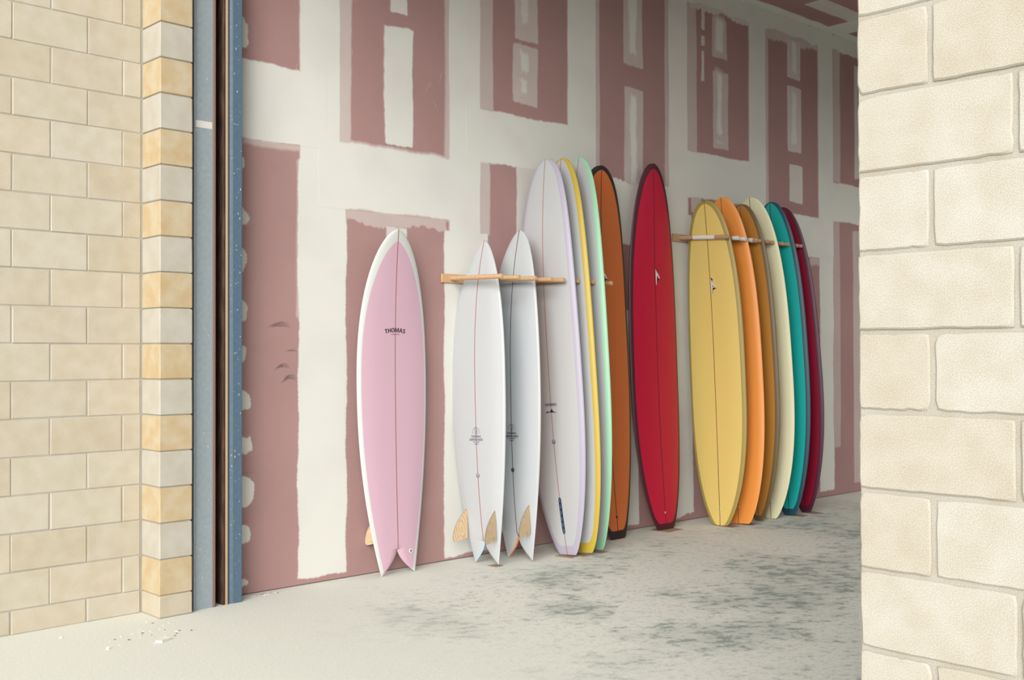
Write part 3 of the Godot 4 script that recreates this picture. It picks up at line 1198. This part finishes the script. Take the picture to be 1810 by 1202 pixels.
func make(at: Vector2, lean: Vector2, yaw: float, length: float, half: float, wide_at: float, nose: Vector2, tail: Vector3, rocker: Vector2, thick: float, deck: float) -> Board:
	var b := Board.new()
	b.at = at
	b.lean = lean
	b.yaw = yaw
	b.length = length
	b.half = half
	b.wide_at = wide_at
	b.np = nose.x
	b.nq = nose.y
	b.tail = tail.x
	b.tp = tail.y
	b.tq = tail.z
	b.nose_rock = rocker.x
	b.tail_rock = rocker.y
	b.thick = thick
	b.deck = deck
	return b


func shop_mark(o: Node3D, b: Board, t: float, ink: Material) -> void:
	var st := SurfaceTool.new()
	st.begin(Mesh.PRIMITIVE_TRIANGLES)
	for i in 15:
		var a := lerpf(-0.15, PI + 0.15, i / 14.0)
		disc(st, Vector2(cos(a) * 0.034, 0.040 + sin(a) * 0.036), Vector2(0.0026, 0.0026), 0.0)
	disc(st, Vector2(0, 0.048), Vector2(0.016, 0.023), 0.0, 0.86)
	flat_poly(st, PackedVector2Array([Vector2(0.001, 0.064), Vector2(-0.003, 0.040), Vector2(0.001, 0.028), Vector2(0.008, 0.046)]), 0.0)
	var st2 := SurfaceTool.new()
	st2.begin(Mesh.PRIMITIVE_TRIANGLES)
	letters(st2, "THOMAS", 0.0165, Vector2(0, 0.012), 0.0, true, 1.0)
	letters(st2, "SURFBOARDS", 0.0165, Vector2(0, -0.010), 0.0, true, 0.92)
	var logo := part("printed_logo", st2.commit(), ink, o, print_at(b, t))
	part("logo_ring", st.commit(), ink, logo)
	# two lines too small to read in the photograph
	for q in [[-0.031, -0.008, -0.0265], [-0.003, 0.031, -0.0265], [-0.020, 0.020, -0.0400]]:
		st = SurfaceTool.new()
		st.begin(Mesh.PRIMITIVE_TRIANGLES)
		flat_poly(st, PackedVector2Array([Vector2(q[0], q[2] - 0.0022), Vector2(q[1], q[2] - 0.0022), Vector2(q[1], q[2] + 0.0022), Vector2(q[0], q[2] + 0.0022)]), 0.0)
		part("print_line", st.commit(), ink, logo)


func round_badge(o: Node3D, b: Board, t: float, ink: Material, light: Material) -> void:
	var st := SurfaceTool.new()
	st.begin(Mesh.PRIMITIVE_TRIANGLES)
	disc(st, Vector2.ZERO, Vector2(0.016, 0.016), 0.0003, 0.74)
	flat_poly(st, PackedVector2Array([Vector2(-0.014, -0.002), Vector2(0.014, -0.002), Vector2(0.014, 0.003), Vector2(-0.014, 0.003)]), 0.0003)
	flat_poly(st, PackedVector2Array([Vector2(-0.010, -0.009), Vector2(0.010, -0.009), Vector2(0.010, -0.006), Vector2(-0.010, -0.006)]), 0.0003)
	var badge := part("badge", st.commit(), ink, o, print_at(b, t))
	st = SurfaceTool.new()
	st.begin(Mesh.PRIMITIVE_TRIANGLES)
	disc(st, Vector2.ZERO, Vector2(0.0155, 0.0155), 0.0001)
	part("badge_ground", st.commit(), light, badge)


func wave_emblem(o: Node3D, b: Board, t: float, white: Material, black: Material) -> void:
	var xf := print_at(b, t, 0.004)
	var st := SurfaceTool.new()
	st.begin(Mesh.PRIMITIVE_TRIANGLES)
	flat_poly(st, PackedVector2Array([Vector2(0.002, 0.066), Vector2(0.001, 0.0), Vector2(0.005, -0.070), Vector2(0.013, -0.066), Vector2(0.016, -0.010), Vector2(0.021, 0.010), Vector2(0.047, -0.018), Vector2(0.055, -0.012), Vector2(0.030, 0.026), Vector2(0.012, 0.046), Vector2(0.009, 0.060)]), 0.0002)
	var e := part("printed_emblem", st.commit(), white, o, xf)
	for pts in [
			PackedVector2Array([Vector2(0.003, 0.066), Vector2(0.008, 0.074), Vector2(0.014, 0.068), Vector2(0.016, 0.062), Vector2(0.023, 0.062), Vector2(0.023, 0.054), Vector2(0.018, 0.050), Vector2(0.017, 0.040), Vector2(0.026, 0.030), Vector2(0.016, 0.036), Vector2(0.010, 0.052)]),
			PackedVector2Array([Vector2(0.017, -0.032), Vector2(0.021, -0.016), Vector2(0.036, -0.017), Vector2(0.041, -0.014), Vector2(0.054, -0.021), Vector2(0.050, -0.026), Vector2(0.042, -0.023), Vector2(0.028, -0.034)]),
			PackedVector2Array([Vector2(0.018, -0.006), Vector2(0.020, 0.006), Vector2(0.028, -0.002), Vector2(0.024, -0.006)]),
			PackedVector2Array([Vector2(0.014, -0.034), Vector2(0.018, -0.034), Vector2(0.017, -0.066), Vector2(0.013, -0.066)]),
		]:
		st = SurfaceTool.new()
		st.begin(Mesh.PRIMITIVE_TRIANGLES)
		flat_poly(st, pts, 0.0004)
		part("emblem_shadow", st.commit(), black, e)


func leash_plug(o: Node3D, b: Board, t: float, x: float, r: float, rim: Material, dark: Material) -> void:
	var st := SurfaceTool.new()
	st.begin(Mesh.PRIMITIVE_TRIANGLES)
	st.set_smooth_group(-1)
	rod_into(st, Vector3(0, 0, -0.004), Vector3(0, 0, 0.0012), r, 16, 0.0008)
	st.generate_normals()
	var p := part("leash_plug", st.commit(), rim, o, print_at(b, t, x))
	st = SurfaceTool.new()
	st.begin(Mesh.PRIMITIVE_TRIANGLES)
	disc(st, Vector2.ZERO, Vector2(r * 0.55, r * 0.7), 0.0016)
	part("leash_pin", st.commit(), dark, p)


func build_boards() -> void:
	var white := foam("white_glass", Color(0.695, 0.705, 0.715))
	var ink := plain("navy_ink", Color(0.055, 0.07, 0.14), 0.6)
	var grey_ink := plain("grey_ink", Color(0.36, 0.34, 0.40), 0.6)
	var rosy := plain("red_cedar_stringer", Color(0.58, 0.36, 0.34), 0.5)
	var dark_wood := plain("dark_stringer", Color(0.30, 0.20, 0.19), 0.5)
	var tan_wood := plain("tan_stringer", Color(0.60, 0.43, 0.34), 0.5)
	var umber := plain("umber_stringer", Color(0.45, 0.29, 0.17), 0.5)
	var wine := plain("wine_stringer", Color(0.26, 0.06, 0.10), 0.5)
	var black := plain("black_print", Color(0.03, 0.04, 0.07), 0.5)
	var ply := ply_material("plywood", Color(0.75, 0.665, 0.545))

	# 1 pink twin fin, flat against the wall
	var b := make(Vector2(4.425, -5.721), Vector2(-0.003, -0.0126), 1.5403, 2.2916, 0.2836, 0.558, Vector2(2.3225, 0.571), Vector3(0.485, 2.076, 1.011), Vector2(0.083, 0.046), 0.07, 1.0)
	b.notch = 0.074
	b.band = 0.026
	b.nose_in = 0.030
	var o := board("pink fish surfboard with white rails leaning flat on the wall, far left of the boards", b, foam("pink_resin", Color(0.755, 0.625, 0.685)), foam("white_rail", Color(0.76, 0.77, 0.76)), white, rosy, "thin red wooden centre line")
	var st := SurfaceTool.new()
	st.begin(Mesh.PRIMITIVE_TRIANGLES)
	letters(st, "THOMAS", 0.028, Vector2(0, 0.010), 2.8, true, 1.08)
	part("printed_logo", st.commit(), ink, o, print_at(b, 0.7035, 0.0))
	st = SurfaceTool.new()
	st.begin(Mesh.PRIMITIVE_TRIANGLES)
	for q in 8:
		var xa := lerpf(-0.034, 0.034, q / 8.0)
		var xb := lerpf(-0.034, 0.034, (q + 1) / 8.0)
		flat_poly(st, PackedVector2Array([Vector2(xa, -0.019 - xa * xa * 1.6), Vector2(xb, -0.019 - xb * xb * 1.6), Vector2(xb, -0.015 - xb * xb * 1.6), Vector2(xa, -0.015 - xa * xa * 1.6)]), 0.0)
	part("printed_logo", st.commit(), plain("mauve_ink", Color(0.50, 0.36, 0.44), 0.6), o, print_at(b, 0.7035, 0.0))
	leash_plug(o, b, 0.062, 0.105, 0.014, plain("white_plastic", Color(0.85, 0.85, 0.83), 0.5), plain("grey_plastic", Color(0.35, 0.35, 0.37), 0.5))
	for s in [-1.0, 1.0]:
		var t := 0.165
		var p := b.spot(t, s * 0.150, -1.0)
		keel_fin(0.165, 0.085, ply, o, Transform3D(Basis(Vector3(0, 1, 0), PI - s * 0.25), p))

	# 2, 3 white twin keel fish in the left rack, undersides to the room
	b = make(Vector2(5.0106, -5.4896), Vector2(0.0148, -0.0472), 0.0461, 2.262, 0.2613, 0.56, Vector2(2.397, 0.734), Vector3(0.4395, 2.173, 1.0256), Vector2(0.1028, 0.0443), 0.068, -1.0)
	b.notch = 0.070
	b.pinline = true
	b.band = 0.012
	b.lift = 0.0048
	o = board("white fish surfboard in front of the left rack's first peg, grey print, red centre line", b, white, white, foam("sky_blue_resin", Color(0.62, 0.76, 0.84)), rosy)
	shop_mark(o, b, 0.384, grey_ink)
	round_badge(o, b, 0.270, grey_ink, white)
	fish_fins(o, b, ply)
	b = make(Vector2(5.3075, -5.4532), Vector2(0.0253, -0.0471), 0.0176, 2.3595, 0.2623, 0.5187, Vector2(2.171, 0.565), Vector3(0.4688, 2.068, 1.009), Vector2(0.0943, 0.0334), 0.068, -1.0)
	b.notch = 0.066
	b.pinline = true
	b.band = 0.012
	o = board("white fish surfboard with dark centre line and navy print, just behind the first white fish", b, white, white, foam("orange_tail_resin", Color(0.86, 0.50, 0.22)), dark_wood)
	shop_mark(o, b, 0.373, ink)
	round_badge(o, b, 0.268, ink, plain("pewter_badge", Color(0.30, 0.34, 0.42), 0.5))
	fish_fins(o, b, ply)

	# 4, 5, 6 white-bottomed longboards with pastel rails
	b = make(Vector2(5.635, -5.312), Vector2(0.008, -0.089), 0.048, 2.913, 0.283, 0.441, Vector2(2.478, 0.397), Vector3(0.27, 2.369, 0.771), Vector2(0.084, 0.053), 0.075, -1.0)
	b.band = 0.040
	b.tail_in = 0.022
	b.lift = 0.0048
	o = board("white longboard with pale lavender rails and a dark fin box near the tail", b, white, foam("lavender_resin", Color(0.655, 0.635, 0.700)), white, tan_wood)
	st = SurfaceTool.new()
	st.begin(Mesh.PRIMITIVE_TRIANGLES)
	letters(st, "THOMAS", 0.020, Vector2(0, 0.022), 1.8, true, 1.0)
	part("printed_logo", st.commit(), ink, o, print_at(b, 0.365))
	st = SurfaceTool.new()
	st.begin(Mesh.PRIMITIVE_TRIANGLES)
	flat_poly(st, PackedVector2Array([Vector2(-0.054, -0.030), Vector2(-0.044, -0.018), Vector2(-0.030, -0.020), Vector2(-0.014, -0.022), Vector2(-0.006, -0.012), Vector2(0.004, 0.002), Vector2(0.006, -0.010), Vector2(0.014, 0.004), Vector2(0.012, -0.014), Vector2(0.026, -0.022), Vector2(0.056, -0.028), Vector2(0.030, -0.028), Vector2(0.0, -0.025), Vector2(-0.030, -0.027)]), 0.0)
	part("printed_emblem", st.commit(), ink, o, print_at(b, 0.362))
	round_badge(o, b, 0.280, ink, plain("pale_badge", Color(0.70, 0.69, 0.68), 0.5))
	fin_box(o, b)
	b = make(Vector2(5.771, -5.290), Vector2(0.013, -0.094), 0.015, 2.939, 0.286, 0.464, Vector2(2.658, 0.475), Vector3(0.342, 2.649, 0.712), Vector2(0.099, 0.040), 0.075, -1.0)
	b.band = 0.036
	b.tail_in = 0.025
	b.lift = 0.0048
	board("white longboard with bright yellow rails and tail, behind the lavender one", b, white, foam("yellow_resin", Color(0.735, 0.635, 0.235)), white, tan_wood)
	b = make(Vector2(5.930, -5.310), Vector2(0.018, -0.083), -0.015, 2.968, 0.282, 0.484, Vector2(2.61, 0.488), Vector3(0.231, 2.43, 0.775), Vector2(0.107, 0.059), 0.075, -1.0)
	b.band = 0.036
	b.tail_in = 0.025
	b.lift = 0.0048
	board("white longboard with mint green rails, last of the pastel railed three", b, white, foam("mint_resin", Color(0.585, 0.775, 0.650)), white, tan_wood)

	# 7, 8 two decks flat on the wall
	b = make(Vector2(6.4901, -5.5812), Vector2(-0.0336, -0.0405), 1.4653, 2.9449, 0.2895, 0.5587, Vector2(2.911, 0.4548), Vector3(0.2557, 2.383, 0.7712), Vector2(0.1048, 0.0647), 0.075, 1.0)
	b.band = 0.030
	b.nose_in = 0.010
	b.tail_in = 0.022
	o = board("rust brown longboard with near black rails behind the mint railed one", b, foam("rust_resin", Color(0.74, 0.385, 0.175)), foam("black_brown_resin", Color(0.15, 0.09, 0.085)), foam("rust_back", Color(0.55, 0.30, 0.17)), plain("black_stringer", Color(0.20, 0.10, 0.07), 0.5))
	wave_emblem(o, b, 0.703, plain("emblem_white", Color(0.80, 0.80, 0.78), 0.5), black)
	leash_plug(o, b, 0.058, 0.0, 0.010, black, black)
	b = make(Vector2(7.1134, -5.6049), Vector2(-0.0167, -0.0213), 1.5121, 3.0407, 0.2902, 0.4521, Vector2(2.7017, 0.4575), Vector3(0.3187, 2.7073, 0.7158), Vector2(0.0532, 0.0745), 0.075, 1.0)
	b.band = 0.030
	b.nose_in = 0.012
	b.tail_in = 0.016
	b.lift = 0.0048
	o = board("crimson red longboard with dark maroon rails standing alone between the two racks", b, foam("crimson_resin", Color(0.70, 0.01, 0.19)), foam("maroon_resin", Color(0.27, 0.055, 0.12)), foam("crimson_back", Color(0.62, 0.07, 0.18)), wine)
	wave_emblem(o, b, 0.690, plain("emblem_white", Color(0.80, 0.80, 0.78), 0.5), black)
	leash_plug(o, b, 0.045, 0.0, 0.008, plain("white_plastic", Color(0.85, 0.85, 0.83), 0.5), black)

	# 9 to 14 the right rack
	b = make(Vector2(7.6294, -5.3232), Vector2(0.0018, -0.0468), 0.0176, 2.7594, 0.2815, 0.4351, Vector2(2.7717, 0.3899), Vector3(0.2422, 2.7419, 0.7475), Vector2(0.075, 0.0456), 0.075, 1.0)
	b.band = 0.034
	b.nose_in = 0.008
	b.lift = 0.0048
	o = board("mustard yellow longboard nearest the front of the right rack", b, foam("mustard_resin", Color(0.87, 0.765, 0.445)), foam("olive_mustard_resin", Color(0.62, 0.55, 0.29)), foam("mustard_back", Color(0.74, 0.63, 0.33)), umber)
	wave_emblem(o, b, 0.735, plain("emblem_white", Color(0.80, 0.80, 0.78), 0.5), black)
	leash_plug(o, b, 0.050, 0.0, 0.009, plain("white_plastic", Color(0.85, 0.85, 0.83), 0.5), black)
	b = make(Vector2(7.8141, -5.2545), Vector2(0.023, -0.0745), -0.0046, 2.8188, 0.2831, 0.4556, Vector2(2.728, 0.45), Vector3(0.3595, 2.689, 0.6985), Vector2(0.0541, 0.0568), 0.075, 1.0)
	b.band = 0.045
	b.lift = 0.0048
	o = board("orange longboard right behind the mustard one in the right rack", b, foam("orange_resin", Color(0.91, 0.575, 0.26)), foam("orange_rail_resin", Color(0.92, 0.59, 0.29)), foam("orange_back", Color(0.82, 0.50, 0.26)), umber)
	leash_plug(o, b, 0.050, 0.0, 0.009, plain("white_plastic", Color(0.85, 0.85, 0.83), 0.5), black)
	b = make(Vector2(8.0759, -5.247), Vector2(0.0063, -0.0659), -0.0442, 2.7836, 0.2741, 0.4913, Vector2(2.837, 0.4385), Vector3(0.1373, 2.5228, 0.8103), Vector2(0.0221, 0.0239), 0.075, 1.0)
	b.band = 0.036
	b.tail_in = 0.016
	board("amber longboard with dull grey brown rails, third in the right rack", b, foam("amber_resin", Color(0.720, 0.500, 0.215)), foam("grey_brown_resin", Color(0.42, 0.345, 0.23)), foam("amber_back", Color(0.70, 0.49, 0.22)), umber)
	b = make(Vector2(8.2863, -5.2414), Vector2(0.0099, -0.0755), -0.007, 2.8655, 0.282, 0.4755, Vector2(2.868, 0.4425), Vector3(0.1629, 2.7792, 0.7351), Vector2(0.0602, 0.0497), 0.075, 1.0)
	b.band = 0.040
	board("pale cream longboard between the amber and teal ones", b, foam("cream_resin", Color(0.88, 0.87, 0.74)), foam("cream_rail_resin", Color(0.87, 0.86, 0.72)), foam("cream_back", Color(0.79, 0.78, 0.64)), umber)
	b = make(Vector2(8.5238, -5.2135), Vector2(0.0111, -0.071), -0.0371, 2.8412, 0.2745, 0.4802, Vector2(2.6805, 0.4444), Vector3(0.1976, 2.4065, 0.7786), Vector2(0.0306, 0.0308), 0.075, 1.0)
	b.band = 0.036
	b.tail_in = 0.020
	b.lift = 0.0048
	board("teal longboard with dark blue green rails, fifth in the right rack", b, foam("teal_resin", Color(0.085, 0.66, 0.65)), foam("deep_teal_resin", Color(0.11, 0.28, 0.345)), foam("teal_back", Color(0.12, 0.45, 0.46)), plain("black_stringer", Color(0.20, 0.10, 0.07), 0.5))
	b = make(Vector2(8.7768, -5.2036), Vector2(-0.0023, -0.0838), -0.0436, 2.819, 0.2729, 0.4945, Vector2(2.8035, 0.4547), Vector3(0.1638, 2.4365, 0.7927), Vector2(0.0293, 0.0251), 0.075, 1.0)
	b.band = 0.036
	b.tail_in = 0.020
	b.lift = 0.0048
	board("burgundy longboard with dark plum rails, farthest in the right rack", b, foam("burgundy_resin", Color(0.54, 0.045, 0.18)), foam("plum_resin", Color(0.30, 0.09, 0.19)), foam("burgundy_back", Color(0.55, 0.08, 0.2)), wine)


func fish_fins(o: Node3D, b: Board, ply: Material) -> void:
	for s in [-1.0, 1.0]:
		var p := b.spot(0.167, s * 0.138, 1.0)
		keel_fin(0.205, 0.125, ply, o, Transform3D(Basis(Vector3(0, 1, 0), s * 0.14), p - Vector3(0, 0, 0.002)))


func fin_box(o: Node3D, b: Board) -> void:
	# a long slotted box set in the stringer
	var st := SurfaceTool.new()
	st.begin(Mesh.PRIMITIVE_TRIANGLES)
	var t0 := 0.052
	var t1 := 0.142
	var n := 15
	for i in n:
		var ta := lerpf(t0, t1, i / float(n))
		var tb := lerpf(t0, t1, (i + 1) / float(n))
		var wa := 0.0125 * (0.6 if i == 0 else 1.0)
		var wb := 0.0125 * (0.6 if i == n - 1 else 1.0)
		var a := b.spot(ta, 0, 1.0) + Vector3(0, 0, 0.0018)
		var c := b.spot(tb, 0, 1.0) + Vector3(0, 0, 0.0018)
		st.set_smooth_group(-1)
		quad(st, a - Vector3(wa, 0, 0), a + Vector3(wa, 0, 0), c + Vector3(wb, 0, 0), c - Vector3(wb, 0, 0))
		quad(st, a + Vector3(wa, 0, 0), a + Vector3(wa, 0, -0.004), c + Vector3(wb, 0, -0.004), c + Vector3(wb, 0, 0))
		quad(st, a + Vector3(-wa, 0, -0.004), a - Vector3(wa, 0, 0), c - Vector3(wb, 0, 0), c + Vector3(-wb, 0, -0.004))
	st.generate_normals()
	var box := part("fin_box", st.commit(), plain("navy_plastic", Color(0.10, 0.17, 0.27), 0.4), o)
	st = SurfaceTool.new()
	st.begin(Mesh.PRIMITIVE_TRIANGLES)
	for i in 6:
		var ta := lerpf(t0, t1, (i + 0.18) / 6.0)
		var tb := lerpf(t0, t1, (i + 0.82) / 6.0)
		var a := b.spot(ta, 0, 1.0) + Vector3(0, 0, 0.0024)
		var c := b.spot(tb, 0, 1.0) + Vector3(0, 0, 0.0024)
		st.set_smooth_group(-1)
		quad(st, a - Vector3(0.004, 0, 0), a + Vector3(0.004, 0, 0), c + Vector3(0.004, 0, 0), c - Vector3(0.004, 0, 0))
	st.generate_normals()
	part("fin_slot", st.commit(), plain("slot_shade", Color(0.30, 0.42, 0.52), 0.6), box)


# ------------------------------------------------------------------ small things

func pad_mesh(w: float, d: float, h: float, seed_: int) -> ArrayMesh:
	var r := RandomNumberGenerator.new()
	r.seed = seed_
	var st := SurfaceTool.new()
	st.begin(Mesh.PRIMITIVE_TRIANGLES)
	st.set_smooth_group(-1)
	var ring := []
	for p in [Vector2(-1, -1), Vector2(0, -1), Vector2(1, -1), Vector2(1, 0), Vector2(1, 1), Vector2(0, 1), Vector2(-1, 1), Vector2(-1, 0)]:
		ring.append(Vector3(p.x * w / 2 * r.randf_range(0.86, 1.05), 0, p.y * d / 2 * r.randf_range(0.86, 1.05)))
	var n := ring.size()
	var curl := []
	for i in n:
		curl.append(r.randf_range(0.0, 0.4) * h)
	for i in n:
		var a: Vector3 = ring[i]
		var b: Vector3 = ring[(i + 1) % n]
		var ta := a * 0.96 + Vector3(0, h + curl[i], 0)
		var tb := b * 0.96 + Vector3(0, h + curl[(i + 1) % n], 0)
		quad(st, b, a, ta, tb)
		for v in [Vector3(0, h, 0), ta, tb]:
			st.add_vertex(v)
		for v in [Vector3.ZERO, b, a]:
			st.add_vertex(v)
	st.generate_normals()
	return st.commit()


func build_small_things() -> void:
	var card := plain("brown_card", Color(0.56, 0.48, 0.40), 0.9)
	var k := 0
	for p in [[5.075, -5.425, 0.085, 0.085, "scrap of brown card under the front tail tip of the first white fish"], [5.668, -5.315, 0.085, 0.16, "scrap of brown card under the tail of the lavender railed board"], [5.785, -5.275, 0.08, 0.15, "scrap of brown card under the tail of the yellow railed board"], [5.965, -5.27, 0.10, 0.14, "dark scrap of card under the tail of the mint railed board"],
			[7.11, -5.53, 0.22, 0.20, "larger brown card pad under the tail of the red board"], [7.64, -5.27, 0.12, 0.15, "scrap of brown card under the tail of the mustard board"], [7.84, -5.22, 0.12, 0.15, "scrap of brown card under the tail of the orange board"], [8.56, -5.18, 0.13, 0.17, "scrap of brown card under the tail of the teal board"], [8.80, -5.17, 0.13, 0.17, "scrap of brown card under the tail of the burgundy board"]]:
		k += 1
		var o := part("card_pad", pad_mesh(p[2], p[3], 0.0032, 40 + k), card, self, Transform3D(Basis(Vector3.UP, 0.1 * (k % 3 - 1)), Vector3(p[0], 0, p[1])))
		tag(o, p[4], "card scrap", "card pads under the board tails")
	var chip := plain("plaster_crumb", Color(0.83, 0.82, 0.79), 0.95)
	var dark := plain("grit", Color(0.42, 0.38, 0.34), 0.95)
	var o := part("plaster_chip", pad_mesh(0.085, 0.045, 0.010, 91), chip, self, Transform3D(Basis(Vector3.UP, 0.5), Vector3(2.545, 0, -5.21)))
	tag(o, "largest flat flake of white plaster lying on the floor before the pier", "plaster flake", "plaster flakes on the floor")
	o = part("plaster_chip", pad_mesh(0.014, 0.013, 0.010, 92), chip, self, Transform3D(Basis(), Vector3(2.271, 0, -5.253)))
	tag(o, "small round white crumb of plaster lying alone on the floor near the wing wall", "plaster crumb", "plaster flakes on the floor")
	o = part("plaster_chip", pad_mesh(0.016, 0.010, 0.006, 93), chip, self, Transform3D(Basis(), Vector3(2.187, 0, -5.632)))
	tag(o, "small white plaster crumb on the floor close to the foot of the wing wall", "plaster crumb", "plaster flakes on the floor")
	# crumbs nobody could count: before the pier and at the foot of the plasterboard
	var st := SurfaceTool.new()
	st.begin(Mesh.PRIMITIVE_TRIANGLES)
	var st2 := SurfaceTool.new()
	st2.begin(Mesh.PRIMITIVE_TRIANGLES)
	var r := RandomNumberGenerator.new()
	r.seed = 12
	for i in 44:
		var at := Vector3(2.56 + r.randfn() * 0.10, 0, -5.36 + r.randfn() * 0.11)
		if i > 30:
			at = Vector3(3.47 + r.randfn() * 0.05, 0, -5.80 + r.randf_range(0, 0.05))
		var m := pad_mesh(r.randf_range(0.005, 0.016), r.randf_range(0.003, 0.008), r.randf_range(0.0012, 0.003), 200 + i % 9)
		(st2 if i % 3 == 0 else st).append_from(m, 0, Transform3D(Basis(Vector3.UP, r.randf() * TAU), at))
	o = part("plaster_crumbs", st.commit(), chip, self)
	tag(o, "loose white plaster crumbs scattered on the floor by the door jamb", "debris", "", "stuff")
	o = part("floor_grit", st2.commit(), dark, self)
	tag(o, "dark grit scattered on the floor by the door jamb", "debris", "", "stuff")
